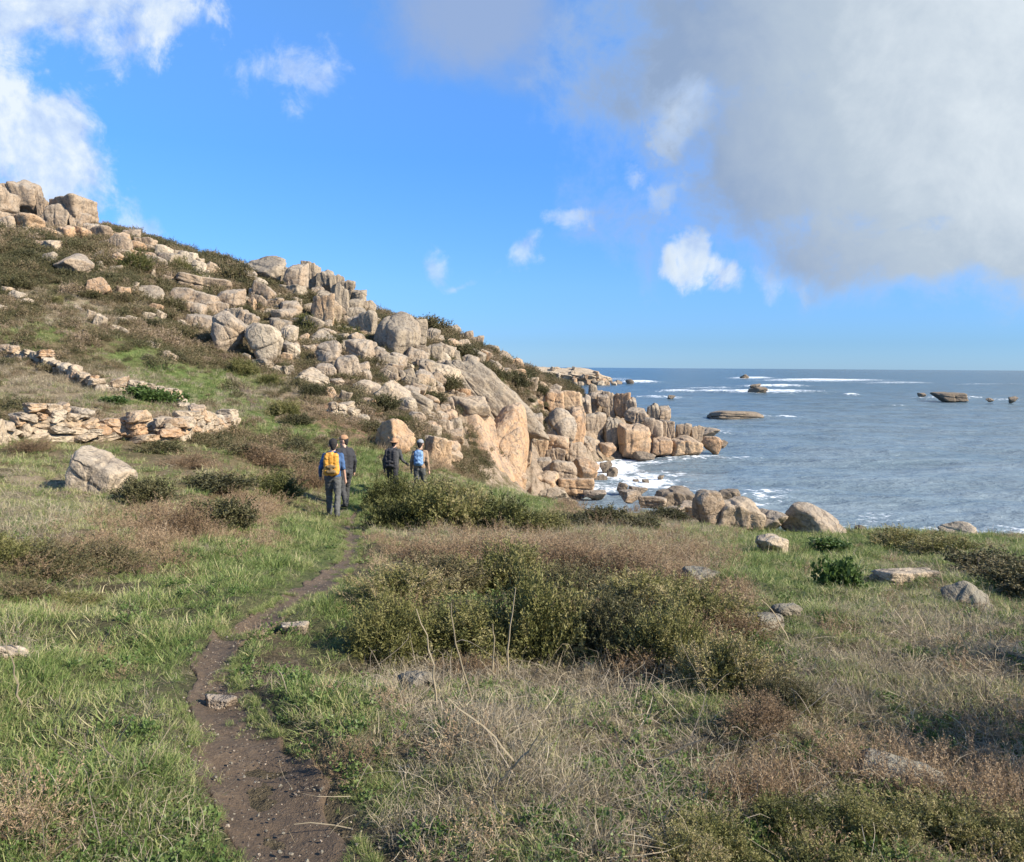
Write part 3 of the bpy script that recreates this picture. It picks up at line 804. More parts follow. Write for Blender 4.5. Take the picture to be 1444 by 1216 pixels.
# loose boulders with looks of their own: (box, kind, material, variant, tilt, label)
NAMED = [
    ((80, 355, 131, 393), 'round', M_TAN, 0, 0, 'large rounded tan boulder sitting alone in dark heather below the crag'),
    ((114, 391, 156, 423), 'round', M_ORANGE, 3, 0, 'split orange boulder in heather downhill of the lone rounded boulder'),
    ((292, 440, 341, 501), 'egg', M_TAN, 4, 28, 'egg shaped tilted boulder with a vertical crack above the green trail'),
    ((344, 456, 398, 515), 'round', M_PALE, 7, 14, 'wide flat faced pale boulder leaning beside the egg shaped one'),
    ((393, 457, 420, 489), 'block', M_PALE, 8, 0, 'cube shaped pale boulder perched above the flat faced one'),
    ((612, 511, 653, 551), 'round', M_PALE, 5, 0, 'smooth pale rounded boulder resting on the slope under the ridge'),
    ((582, 527, 616, 553), 'block', M_PALE, 2, 10, 'slanting pale block just downhill of the smooth pale boulder'),
    ((472, 500, 507, 537), 'block', M_TAN, 3, 0, 'upright tan block with a flat front standing in the brown bracken'),
    ((446, 480, 484, 525), 'round', M_TAN, 7, -12, 'humped tan boulder leaning on the upright tan block'),
    ((414, 518, 464, 547), 'round', M_PALE, 2, 12, 'long low pale boulder at the upper edge of the bracken'),
    ((499, 537, 541, 561), 'block', M_PALE, 0, 14, 'flat pale slab propped over a dark hollow in the bracken'),
    ((529, 540, 577, 577), 'block', M_PALE, 6, 38, 'long pale slab sliding off the propped slab'),
    ((522, 488, 549, 518), 'round', M_TAN, 8, 0, 'round topped tan boulder under the great dome'),
    ((532, 590, 584, 640), 'round', M_ORANGE, 4, 20, 'sloping orange brown rock behind the hikers'),
    ((600, 614, 640, 654), 'block', M_ORANGE, 6, 10, 'blunt orange rock at the foot of the cliff beside the hikers'),
    ((636, 558, 692, 603), 'round', M_PALE, 1, 0, 'pale capping boulder with a dark slot on the cliff shoulder'),
    ((94, 640, 178, 698), 'block', M_PALE, 4, 26, 'big pale angular boulder with a sloping top in front of the stone wall'),
    ((-25, 590, 12, 632), 'round', M_PALE, 6, 0, 'pale stone slumped at the end of the dry stone wall'),
    ((1001, 700, 1073, 743), 'block', M_PALE, 2, 8, 'striped cream boulder with grooved face at the shore edge'),
    ((974, 688, 1016, 732), 'round', M_TAN, 7, 10, 'dark sided tan boulder behind the striped cream one'),
    ((1062, 717, 1110, 748), 'round', M_TAN, 3, 0, 'small brown boulder wedged between the striped and the rounded boulder'),
    ((1104, 708, 1198, 750), 'egg', M_TAN, 0, 4, 'wide rounded boulder with a dark hollow at the meadow edge'),
    ((1326, 735, 1374, 757), 'round', M_PALE, 4, 0, 'small pale boulder at the meadow edge above the surf'),
    ((1065, 752, 1113, 780), 'round', M_PALE, 8, 0, 'small cracked pale boulder lying in the green meadow'),
    ((963, 800, 1030, 824), 'round', M_MOSS, 5, 0, 'flat grey rock showing through dry grass behind the gorse'),
    ((1234, 801, 1320, 822), 'block', M_PALE, 1, 0, 'long flat pale rock lying in the meadow grass'),
    ((1334, 822, 1412, 862), 'round', M_MOSS, 2, 8, 'hump backed grey rock half buried in dry grass'),
    ((1038, 864, 1112, 893), 'egg', M_MOSS, 4, 0, 'flat topped grey rock in grass beside the gorse thicket'),
    ((1084, 848, 1128, 868), 'round', M_MOSS, 7, 0, 'small grey rock just behind the flat topped one'),
    ((286, 978, 334, 1004), 'round', M_TAN, 6, 0, 'flat tan stone set in the dirt path'),
    ((390, 876, 436, 896), 'round', M_GREY, 1, 0, 'flat grey stone in the grass beside the path bend'),
    ((-18, 903, 42, 938), 'round', M_PALE, 0, 0, 'pale stone mound in the grass away from the path'),
    ((558, 945, 618, 985), 'round', M_MOSS, 3, 0, 'dark rock tucked under the gorse thicket'),
    ((1195, 1068, 1325, 1104), 'egg', M_MOSS, 1, 4, 'flat weathered rock almost covered by dead stems'),
    ((1000, 579, 1072, 590), 'block', M_DARK, 3, 0, 'long low brown islet washed by surf'),
    ((1317, 553, 1362, 564), 'block', M_DARK, 4, 0, 'humped brown islet standing alone in open water'),
    ((1421, 559, 1433, 567), 'round', M_DARK, 6, 0, 'small dark sea rock beyond the humped islet'),
    ((1391, 561, 1403, 566), 'round', M_DARK, 2, 0, 'flat dark sea rock between the humped islet and the small one'),
    ((1044, 528, 1057, 535), 'round', M_DARK, 0, 0, 'pointed sea rock among far white breakers'),
    ((1055, 545, 1082, 555), 'round', M_DARK, 8, 0, 'low dark reef rock in the line of breakers'),
    ((1055, 541, 1072, 548), 'round', M_DARK, 5, 0, 'thin dark reef rock just past the low reef rock'),
    ((1294, 554, 1305, 560), 'round', M_DARK, 1, 0, 'tiny dark skerry next to the humped islet'),
    ((941, 557, 952, 564), 'round', M_DARK, 3, 0, 'tiny dark rock breaking surf off the rocky point'),
    ((882, 535, 894, 543), 'round', M_DARK, 7, 0, 'small dark rock in white water off the far headland'),
    ((866, 536, 878, 543), 'round', M_DARK, 2, 0, 'small dark rock touching the far headland surf'),
]


def sea_Y(py):
    return CAM[2] * F / (py - 517.5)


for box, kind, mat, vi, tilt, lab in NAMED:
    kw = {}
    if mat is M_DARK:
        kw = dict(Y=sea_Y(box[3] - 2), push=0.0, sink=0.3)
    elif box[3] > 800:
        kw = dict(sink=0.6)
    elif 960 < box[0] < 1330 and 680 < box[1] < 740:
        kw = dict(Y=26.5, sink=0.35)
    o = place_rock(box, kind, mat, i=vi, tilt=tilt, **kw)
    if mat is M_DARK:
        o.name = 'sea_rock'
    tag(o, lab, 'rock' if box[0] > 730 or box[1] > 860 else 'boulder')

# the many look-alike boulders on the slope: label by colour, form, size and nearest landmark


def slope_label(o, b, kind, mat):
    col = {'granite_tan': 'tan', 'granite_grey': 'grey', 'granite_orange': 'orange stained', 'granite_pale': 'pale cream'}[mat.name]
    form = {'round': 'rounded', 'block': 'blocky', 'egg': 'smooth oval'}[kind]
    size = 'large' if b[2] - b[0] > 30 else ('small' if b[2] - b[0] < 18 else 'middling')
    x, y = (b[0] + b[2]) / 2, b[3]
    if x < 235:
        z = 'in heather below the skyline crag'
    elif x < 345:
        z = 'around the broad stepped slabs'
    elif x < 520:
        z = 'below the domed crag with pillars' if y < 480 else 'on the bracken slope above the stone heap'
    elif x < 630:
        z = 'around the great grey dome' if y < 540 else 'on the slope above the hikers'
    else:
        z = 'on the ridge above the sea cliff'
    tag(o, '%s %s %s boulder %s' % (size, col, form, z), 'boulder', 'boulders %s' % z)


SLOPE = [(133, 352, 148, 365), (155, 351, 184, 366), (187, 354, 228, 376), (65, 362, 80, 382), (121, 363, 135, 376), (154, 374, 174, 387), (137, 373, 151, 381), (270, 367, 291, 392), (288, 369, 311, 393), (284, 387, 297, 402), (308, 395, 325, 409), (268, 391, 285, 401),
         (165, 403, 184, 423), (180, 397, 198, 409), (193, 401, 231, 424), (349, 419, 363, 441), (360, 422, 375, 441), (376, 421, 402, 440), (398, 420, 426, 442), (422, 428, 442, 446), (378, 457, 395, 474), (418, 469, 436, 486), (398, 483, 424, 507), (396, 497, 412, 510),
         (443, 511, 475, 533), (398, 515, 416, 529), (462, 533, 486, 548), (476, 551, 495, 569), (544, 497, 572, 523), (542, 512, 568, 536), (502, 477, 536, 508), (499, 584, 522, 600), (632, 458, 650, 474), (650, 466, 668, 482), (664, 474, 684, 490), (684, 486, 704, 502),
         (700, 494, 722, 512), (716, 504, 738, 518), (640, 478, 664, 496), (668, 492, 690, 508), (650, 500, 676, 518), (592, 557, 622, 580), (618, 560, 642, 582), (626, 588, 652, 614), (590, 596, 624, 612), (560, 560, 590, 584), (700, 518, 722, 534),
         (560, 520, 588, 544), (545, 536, 565, 552), (648, 530, 676, 552), (660, 546, 690, 572), (640, 545, 662, 566), (330, 440, 350, 462), (370, 470, 386, 484), (428, 486, 448, 504), (360, 505, 384, 520), (500, 520, 524, 538), (455, 545, 476, 560), (510, 560, 530, 574),
         (610, 580, 632, 598), (575, 580, 600, 600), (470, 424, 488, 440), (352, 404, 372, 416), (372, 410, 394, 422), (230, 418, 246, 432), (210, 428, 232, 444), (236, 372, 252, 384), (206, 380, 222, 392), (320, 380, 338, 392), (90, 400, 108, 412), (40, 352, 56, 364), (12, 344, 32, 354),
         (110, 345, 126, 354), (246, 360, 264, 372), (226, 388, 246, 400), (330, 418, 350, 432), (530, 470, 548, 490), (556, 500, 572, 514), (640, 518, 658, 534), (682, 510, 700, 524), (720, 520, 742, 536), (736, 532, 758, 548)]
for b in SLOPE:
    kd, mt = rr_.choice(['round', 'round', 'block', 'block', 'egg']), rr_.choice([M_TAN, M_TAN, M_GREY, M_ORANGE, M_PALE])
    slope_label(place_rock(b, kd, mt, tilt=rr_.uniform(-15, 22), sink=0.3), b, kd, mt)
# more of the same, filling the rock bands of the slope (positions along the bands of outcrop)
BANDS = [(330, 400, 520, 470, 12), (380, 440, 640, 560, 22), (560, 470, 720, 590, 16), (60, 335, 260, 395, 10)]
for (x0, y0, x1, y1, n) in BANDS:
    for k in range(n):
        t = rr_.random()
        px = x0 + t * (x1 - x0)
        py = y0 + t * (y1 - y0) + rr_.uniform(-38, 38)
        s_ = rr_.uniform(6, 15) * (1.5 if rr_.random() < 0.25 else 1)
        g = hit(px, py)
        if g[1] > 100 or g[1] < 40 or g[2] < 3:
            continue
        b = (px - s_, py - s_ * rr_.uniform(0.8, 1.5), px + s_, py + s_ * 0.35)
        kd, mt = rr_.choice(['round', 'block', 'block', 'egg']), rr_.choice([M_TAN, M_TAN, M_GREY, M_GREY, M_PALE, M_ORANGE])
        slope_label(place_rock(b, kd, mt, tilt=rr_.uniform(-20, 28), sink=0.45), b, kd, mt)
# jointed bedrock breaking through between the named crags: each cluster is one outcrop of interlocking blocks
CLUSTERS = [(372, 432, 44, 13, 11, 14, 'band of jointed blocks right under the grey domed crag'), (412, 488, 46, 20, 13, 10, 'blocky outcrop uphill of the long low pale boulder'), (470, 522, 38, 20, 12, 18, 'broken outcrop at the top of the bracken slope'),
            (528, 500, 38, 22, 13, 12, 'fractured ribs of granite below the great dome'), (562, 540, 38, 22, 13, 24, 'tumbled block field beside the propped slab'), (612, 535, 38, 28, 14, 20, 'rough stair of granite under the smooth pale boulder'),
            (640, 498, 36, 18, 12, 26, 'crest of small jointed blocks along the ridge'), (692, 522, 36, 22, 12, 30, 'stepped ridge blocks falling towards the cliff spine'), (622, 588, 36, 20, 12, 14, 'cracked ledges above the hikers'), (500, 456, 26, 22, 9, 8, 'upright blocks beside the orange buttress'),
            (210, 362, 55, 13, 10, 8, 'scattered blocks of the crest past the low broken outcrop'), (285, 384, 36, 12, 8, 10, 'small jointed outcrop on the crest near the stepped slabs'), (664, 560, 30, 28, 11, 22, 'ragged rock steps on the flank of the cliff'), (40, 338, 46, 9, 9, 4, 'rubble of blocks at the foot of the skyline crag'),
            (772, 556, 32, 20, 12, 12, 'blocky ledges behind the cliff spine'), (350, 476, 34, 24, 9, 16, 'tilted blocks behind the egg shaped boulder'), (440, 462, 36, 16, 10, 12, 'broken blocks at the base of the orange buttress'), (580, 508, 30, 14, 9, 16, 'split blocks under the great dome')]
for (cx, cy, hw_, hh_, n, tl, lab) in CLUSTERS:
    bl = []
    for k in range(n):
        a_, q_ = rr_.uniform(0, 6.283), math.sqrt(rr_.random())
        px, py = cx + math.cos(a_) * q_ * hw_ + math.sin(a_) * q_ * hh_ * 0.4, cy + math.sin(a_) * q_ * hh_ + math.cos(a_) * q_ * hw_ * 0.35
        s_ = rr_.choice([6, 7, 8, 9, 11, 13, 16])
        g = hit(px, py)
        if g[1] > 100 or g[2] < 2:
            continue
        bl.append(((px - s_, py - s_ * rr_.uniform(0.7, 1.5), px + s_, py + s_ * 0.4), dict(kind=rr_.choice(['block', 'block', 'block', 'round']), mat=rr_.choice([M_TAN, M_TAN, M_GREY, M_GREY, M_ORANGE, M_PALE]), tilt=tl + rr_.uniform(-9, 9), sink=0.4)))
    outcrop(lab, bl, tuple(hit(cx, cy)))
PALE_STONES = [(122, 438, 134, 450), (132, 444, 150, 460), (165, 447, 180, 458), (178, 446, 195, 458), (201, 440, 218, 452), (214, 437, 234, 450), (150, 458, 168, 468), (166, 462, 184, 472), (182, 470, 194, 477), (230, 496, 252, 508), (205, 480, 222, 491),
               (0, 404, 18, 416), (14, 410, 34, 424), (28, 420, 46, 436), (44, 430, 58, 440), (-10, 430, 8, 442), (385, 515, 400, 526), (340, 498, 356, 510), (104, 432, 118, 441), (250, 452, 268, 464), (238, 462, 254, 472), (272, 470, 288, 480), (222, 452, 236, 461)]
for b in PALE_STONES:
    o = place_rock(b, 'block', M_PALE, tilt=rr_.uniform(5, 25), sink=0.3)
    tag(o, 'small pale stone scattered on the grassy slope below the slabs', 'stone', 'pale stones scattered below the slabs')

# ------------------------------------------------------------------ sea cliff: great slab, own mesh with joints


def big_rock(name, center, size, seed, kind, mat, cracks=5, rot=(0, 0, 0), rough=1.0):
    P, Fa = rock_geo(seed, kind, 6, cracks, rough, 0.45)
    me = mesh_np(name, P, Fa, [mat])
    o = link(bpy.data.objects.new(name, me))
    o.location = center
    o.scale = size
    o.rotation_euler = tuple(rad(a) for a in rot)
    return o


cl = bpy.data.objects.new('sea_cliff', None)
cl.location = at(690, 690, 54)
link(cl)
bpy.context.view_layer.update()
tag(cl, 'steep orange granite sea cliff with a smooth slanting spine above the cove', 'cliff')


def part_of(o, parent):
    bpy.context.view_layer.update()
    mw_ = o.matrix_world.copy()
    o.parent = parent
    o.matrix_parent_inverse = parent.matrix_world.inverted()
    o.matrix_world = mw_


part_of(big_rock('rock_face', tuple(at(668, 655, 54.5)), (8.0, 7.0, 9.6), 101, 'egg', M_ORANGE, 5, (-10, 10, -10), 0.7), cl)
part_of(big_rock('rock_spine', tuple(at(690, 572, 60)), (10.5, 4.4, 4.2), 102, 'round', M_GREY, 9, (0, 42, 6), 1.5), cl)
part_of(big_rock('rock_face', tuple(at(632, 668, 50.5)), (4.0, 4.0, 3.6), 103, 'round', M_ORANGE, 4, (-10, 10, 15)), cl)
part_of(big_rock('rock_face', tuple(at(714, 645, 56)), (3.2, 5.0, 8.2), 104, 'egg', M_ORANGE, 4, (-6, 6, -4), 0.7), cl)
for k in range(16):
    px = rr_.uniform(590, 640)
    py = rr_.uniform(596, 690)
    s_ = rr_.uniform(8, 20)
    g = hit(px, py)
    if 36 < g[1] < 58:
        place_rock((px - s_, py - s_ * rr_.uniform(0.7, 1.2), px + s_, py + s_ * 0.5), rr_.choice(['block', 'round', 'block']), rr_.choice([M_ORANGE, M_ORANGE, M_TAN]), name='block', parent=cl, tilt=rr_.uniform(-10, 25), sink=0.3)
for b, kw in [((640, 660, 668, 694), dict(kind='block', i=2, Y=50)), ((664, 668, 690, 698), dict(kind='round', i=3, Y=51)), ((690, 672, 716, 700), dict(kind='block', i=5, Y=52)), ((716, 664, 744, 698), dict(kind='block', i=8, Y=54)), ((622, 648, 650, 684), dict(kind='round', i=6, Y=50)),
              ((604, 640, 628, 676), dict(kind='block', i=1, Y=48)), ((730, 600, 750, 660), dict(kind='block', i=6, Y=60))]:
    place_rock(b, mat=M_ORANGE, name='block', parent=cl, **kw)
ROCK_FOOT += [(at(690, 640, 57)[0], 57, 6), (at(655, 650, 53)[0], 53, 3)]

# rocks of the cove and the headland stacks
bo = lambda Y, **k: dict(dict(kind='block', mat=M_ORANGE, Y=Y, sink=0.08), **k)
outcrop('rounded granite domes and ledges in the corner of the cove', [
    ((744, 582, 766, 612), bo(66, i=1, mat=M_TAN)), ((758, 574, 815, 634), bo(72, kind='egg', i=2, mat=M_TAN)), ((760, 612, 804, 638), bo(69, i=3)), ((764, 549, 796, 580), bo(80, i=4)), ((790, 550, 823, 582), bo(82, i=6)), ((744, 560, 768, 590), bo(78, i=2)),
    ((800, 572, 826, 632), bo(76, i=5)), ((744, 618, 772, 652), bo(66, i=7)), ((768, 630, 800, 660), bo(66, i=8, mat=M_TAN)), ((796, 622, 826, 652), bo(70, i=0, mat=M_TAN)), ((748, 645, 778, 672), bo(63, i=6, mat=M_TAN)),
    ((738, 664, 790, 698), bo(60, i=2)), ((784, 672, 838, 700), bo(60, i=1)), ((774, 648, 812, 676), bo(62.5, i=3, mat=M_TAN)), ((806, 644, 845, 674), bo(65, kind='round', i=4)), ((822, 690, 856, 706), bo(59, kind='round', i=6, mat=M_TAN)), ((760, 686, 800, 704), bo(56, kind='round', i=2, mat=M_PALE))], at(780, 690, 62), piece='block')
bs_ = lambda Y, **k: dict(dict(kind='block', mat=M_TAN, Y=Y, sink=0.06), **k)
outcrop('row of upright granite stacks forming the rocky point', [
    ((830, 541, 842, 562), bs_(95, i=3, mat=M_GREY)), ((828, 550, 852, 586), bs_(94, i=5)), ((848, 551, 869, 588), bs_(94, i=6)), ((865, 553, 889, 588), bs_(93.5, i=7, mat=M_ORANGE)), ((812, 556, 834, 596), bs_(92, i=2)),
    ((820, 580, 852, 626), bs_(88.5, i=4)), ((818, 614, 848, 642), bs_(84, kind='round', i=5)), ((848, 588, 882, 634), bs_(88, i=8, mat=M_GREY)), ((845, 624, 868, 644), bs_(84, kind='round', i=1, mat=M_ORANGE)), ((873, 596, 915, 650), bs_(86, i=1, mat=M_ORANGE)),
    ((906, 588, 936, 634), bs_(88, i=3)), ((880, 574, 914, 600), bs_(91, i=0)), ((911, 568, 930, 598), bs_(92, i=2, mat=M_GREY)), ((926, 572, 946, 598), bs_(92, i=5)), ((917, 616, 946, 645), bs_(86, i=6, mat=M_ORANGE)), ((930, 592, 952, 622), bs_(89, i=7)),
    ((940, 614, 986, 645), bs_(86.5, i=2, mat=M_ORANGE)), ((952, 596, 974, 626), bs_(89.5, i=4)), ((968, 599, 991, 626), bs_(90, i=8)), ((983, 602, 1015, 620), bs_(93, kind='round', i=3)), ((987, 614, 1018, 640), bs_(90, kind='round', i=7, mat=M_ORANGE)),
    ((1008, 620, 1025, 632), bs_(90, kind='round', i=2, mat=M_DARK)), ((890, 636, 925, 650), bs_(84, kind='round', i=4, mat=M_DARK)), ((842, 556, 858, 574), bs_(92.5, i=1)), ((880, 560, 898, 584), bs_(93, i=2))], at(900, 640, 88))
outcrop('low dark rock shelf between the meadow edge and the cove', [
    ((922, 686, 980, 718), bs_(45, i=2, mat=M_DARK)), ((900, 698, 940, 716), bs_(42, i=5, mat=M_TAN)), ((960, 708, 1004, 732), bs_(39, i=1, mat=M_ORANGE)), ((1012, 690, 1044, 708), bs_(44, i=3, mat=M_DARK)), ((870, 690, 905, 708), bs_(46, kind='round', i=3, mat=M_TAN)),
    ((930, 712, 966, 728), bs_(37, kind='round', i=5, mat=M_TAN)), ((1040, 700, 1062, 716), bs_(42, kind='round', i=2, mat=M_DARK))], at(950, 715, 42))
COVE = [(845, 650, 862, 666), (855, 658, 872, 674), (838, 668, 856, 680), (870, 680, 886, 696), (886, 686, 913, 697), (905, 676, 916, 683), (926, 670, 936, 676), (892, 676, 902, 682), (1036, 690, 1052, 699), (1060, 706, 1078, 715), (1205, 740, 1222, 750)]
for b in COVE:
    o = place_rock(b, 'round', M_DARK, Y=sea_Y(b[3]) if b[0] < 1000 else None, push=0.0, sink=0.3, name='sea_rock')
    tag(o, 'small wet dark rock awash at the edge of the cove', 'rock', 'wet rocks awash in the cove')

# far headland: a low spit of pale rocks across the bay
fh = bpy.data.objects.new('far_headland', None)
fh.location = at(810, 543, 440)
link(fh)
bpy.context.view_layer.update()
tag(fh, 'distant low headland of pale rock with surf at its foot', 'headland')
part_of(big_rock('rock_mass', tuple(at(800, 535, 448)), (52, 24, 15), 111, 'round', M_PALE, 7, (0, 6, 0), 1.8), fh)
part_of(big_rock('rock_mass', tuple(at(768, 531, 456)), (26, 20, 11), 112, 'round', M_TAN, 7, (0, 0, 30), 2.4), fh)
for k in range(70):
    t = rr_.random()
    px = 746 + t * 122
    top = 516 + 20 * max(0, t - 0.68) / 0.32 + 4 * max(0, 0.2 - t) / 0.2
    py = top + rr_.random() ** 0.7 * (543 - top)
    s_ = rr_.uniform(1.6, 4.6)
    place_rock((px - s_, max(py - s_ * 0.8, top + 1.2), px + s_, py + s_ * 0.6 + 2), 'block' if k % 3 else 'round', rr_.choice([M_PALE, M_PALE, M_ORANGE, M_TAN]), Y=441 - (py - top) * 0.40 + rr_.uniform(-1, 4), name='block', parent=fh, tilt=rr_.uniform(-20, 20))


# ------------------------------------------------------------------ dry stone walls
STONES = []
for k in range(9):
    P, Fa = rock_geo(300 + k, 'block', 3, 0, 1.9)
    STONES.append(mesh_np('stone', P, Fa, [M_PALE if k % 4 else M_ORANGE], False))


def wall(label, pts, hts, seed, course=0.23, thick=0.5):
    r = random.Random(seed)
    W3 = np.array([hit(*p) for p in pts])
    seg = np.linalg.norm(np.diff(W3[:, :2], axis=0), axis=1)
    cum = np.concatenate([[0], np.cumsum(seg)])
    e = bpy.data.objects.new('dry_stone_wall', None)
    e.location = W3[len(W3) // 2]
    link(e)
    bpy.context.view_layer.update()
    inv = e.matrix_world.inverted()
    tag(e, label, 'stone wall')

    def pos(t):
        i = min(max(int(np.searchsorted(cum, t)) - 1, 0), len(seg) - 1)
        f = (t - cum[i]) / seg[i]
        q = W3[i] * (1 - f) + W3[i + 1] * f
        return q, math.atan2(W3[i + 1][1] - W3[i][1], W3[i + 1][0] - W3[i][0]), hts[i] * (1 - f) + hts[i + 1] * f
    lvl = 0
    while True:
        z0 = lvl * course
        t = r.uniform(0, 0.3)
        any_ = False
        while t < cum[-1]:
            L = r.uniform(0.26, 0.62) * (1.25 if lvl == 0 else 1)
            q, a, h = pos(min(t + L / 2, cum[-1]))
            hj = h * (1 + 0.28 * math.sin(t * 1.9 + seed) + r.uniform(-0.15, 0.2))
            if z0 < hj:
                any_ = True
                ch = course * r.uniform(1.1, 1.9)
                o = link(bpy.data.objects.new('stone', r.choice(STONES)))
                g = float(H(np.array([q[0]]), np.array([q[1]]))[0])
                off = r.uniform(-0.07, 0.07)
                m = (Matrix.Translation((q[0] - math.sin(a) * off, q[1] + math.cos(a) * off, g - 0.06 + z0 + ch * 0.42 + r.uniform(-0.03, 0.03))) @ Matrix.Rotation(a + r.uniform(-0.2, 0.2), 4, 'Z') @ Matrix.Rotation(r.uniform(-0.22, 0.22), 4, 'Y')
                     @ Matrix.Diagonal((L * 1.25, thick * r.uniform(0.7, 1.1), ch, 1)) @ Matrix.Rotation(r.choice([0, math.pi]), 4, 'Z'))
                o.parent = e
                o.matrix_parent_inverse = inv
                o.matrix_world = m
                t += L * 0.98
            else:
                t += L
        lvl += 1
        if not any_ or lvl > 8:
            break
    return e


wall('tumbled dry stone field wall with pale stacked stones facing the path', [(-70, 632), (-20, 625), (50, 622), (120, 620), (175, 618), (200, 622)], [.55, .6, .6, .65, .75, .5], 3, 0.21, 0.8)
wall('shorter piece of dry stone wall past the gap at the end of the field', [(214, 612), (245, 622), (290, 616), (322, 606)], [.3, .55, .65, .6], 8, 0.21, 0.8)
wall('low collapsed stone wall climbing the slope behind the dry field', [(-60, 497), (0, 500), (50, 512), (100, 534), (140, 552), (200, 556), (245, 566), (275, 580)], [.2, .3, .35, .4, .3, .3, .25, .15], 12, 0.24, 0.6)
wall('small heap of stones at the edge of the bracken slope', [(466, 590), (482, 593), (500, 592)], [.5, .7, .4], 21, 0.25, 0.9)


# ------------------------------------------------------------------ path
def soil_mat():
    m, N = new_mat('trodden_soil')
    p = N.n('ShaderNodeNewGeometry').outputs['Position']
    n1 = N.noise(p, 1.5, 5, 0.6)
    n2 = N.noise(p, 20, 5, 0.8)
    n3 = N.noise(p, 70, 3, 0.7)
    col = N.ramp(N.math('ADD', N.math('MULTIPLY', n1, 0.5), N.math('MULTIPLY', n2, 0.5)), [(0.32, (0.036, 0.024, 0.014)), (0.52, (0.092, 0.062, 0.036)), (0.7, (0.165, 0.118, 0.072))])
    col = N.mix(N.math('MULTIPLY', N.sstep(n3, 0.6, 0.7), 0.5), col, (0.26, 0.21, 0.165))
    bs = N.n('ShaderNodeBsdfPrincipled', ins={'Base Color': col, 'Roughness': 0.9, 'Normal': bump(N, N.math('ADD', N.math('MULTIPLY', n2, 0.7), N.math('MULTIPLY', n3, 0.35)), 1.0, 0.03)})
    out(N, bs.outputs[0])
    return m


M_SOIL = soil_mat()


def strip(name, Lp, Rp, lift, label, nc=36):
    n = len(Lp)
    t = np.linspace(-0.12, 1.12, nc)[None, :, None]
    P = Lp[:, None, :] * (1 - t) + Rp[:, None, :] * t
    jag = 0.10 * fbm(P[..., 0] * 3.2, P[..., 1] * 3.2, 7.0, 3)
    wdt = np.abs(np.linspace(-1.24, 1.24, nc))[None, :] + jag * 4.5
    z = H(P[..., 0], P[..., 1]) + lift - 0.28 * np.clip(wdt - 0.95, 0, 1) - 0.012 * np.clip(1 - wdt, 0, 1) + 0.020 * fbm(P[..., 0] * 6, P[..., 1] * 6, 3.0, 4)
    Vp = np.stack([P[..., 0], P[..., 1], z], -1).reshape(-1, 3)
    o = link(bpy.data.objects.new(name, mesh_np(name, Vp, grid_faces(n, nc), [M_SOIL])))
    tag(o, label, 'path', kind='structure')
    return o


strip('path', resample(_pl, 420), resample(_pr, 420), 0.018, 'narrow trodden brown dirt path winding through the grass', 44)
_hl = np.array([hit(*p) for p in [(318, 528), (336, 548), (350, 565), (358, 580)]])
_hr = np.array([hit(*p) for p in [(326, 526), (347, 546), (364, 564), (371, 578)]])
strip('path', resample(_hl, 60), resample(_hr, 60), 0.05, 'dark worn trail crossing the green hillside', 14)

# ------------------------------------------------------------------ plant pieces
rng = np.random.RandomState(11)


def ribbon(base, direc, length, width, bend, nseg, side, curl=0.0):
    """one blade as a strip of quads; returns verts, faces"""
    t = np.linspace(0, 1, nseg + 1)
    d = np.asarray(direc, float)
    down = np.array([0, 0, -1.0])
    pts = base + d * (length * t)[:, None] + down * (bend * length * t ** 2)[:, None] + side * (curl * length * np.sin(t * 3.0))[:, None]
    w = width * (1 - t ** 1.5 * 0.95)
    return pts, w


def blades(n, rad_, len_, wid, bend, tilt, nseg=3, curl=0.1, seed=0, vlo=0.0, vhi=1.0, zup=1.0):
    r = np.random.RandomState(seed)
    Vs, Fs, vs = [], [], []
    k = 0
    for i in range(n):
        a = r.uniform(0, 2 * math.pi)
        rr = rad_ * math.sqrt(r.rand())
        b = np.array([math.cos(a) * rr, math.sin(a) * rr, -0.01])
        a2 = a + r.normal(0, 0.9)
        tl = abs(r.normal(tilt, tilt * 0.5))
        d = np.array([math.cos(a2) * math.sin(tl), math.sin(a2) * math.sin(tl), math.cos(tl) * zup])
        L = len_ * r.uniform(0.45, 1.15)
        sd_ = np.array([-math.sin(a2), math.cos(a2), 0])
        yaw = r.uniform(0, math.pi)
        wd = np.array([math.cos(yaw), math.sin(yaw), 0])
        pts, w = ribbon(b, d, L, wid * r.uniform(0.7, 1.3), bend * r.uniform(0.3, 1.4), nseg, sd_, r.normal(0, curl))
        Lf, Rt = pts - wd * w[:, None] / 2, pts + wd * w[:, None] / 2
        Vs.append(np.stack([Lf, Rt], 1).reshape(-1, 3))
        for q in range(nseg):
            j = k + q * 2
            Fs.append((j, j + 1, j + 3, j + 2))
        vs += [r.uniform(vlo, vhi)] * (2 * (nseg + 1))
        k += 2 * (nseg + 1)
    return np.concatenate(Vs), np.array(Fs), np.array(vs)


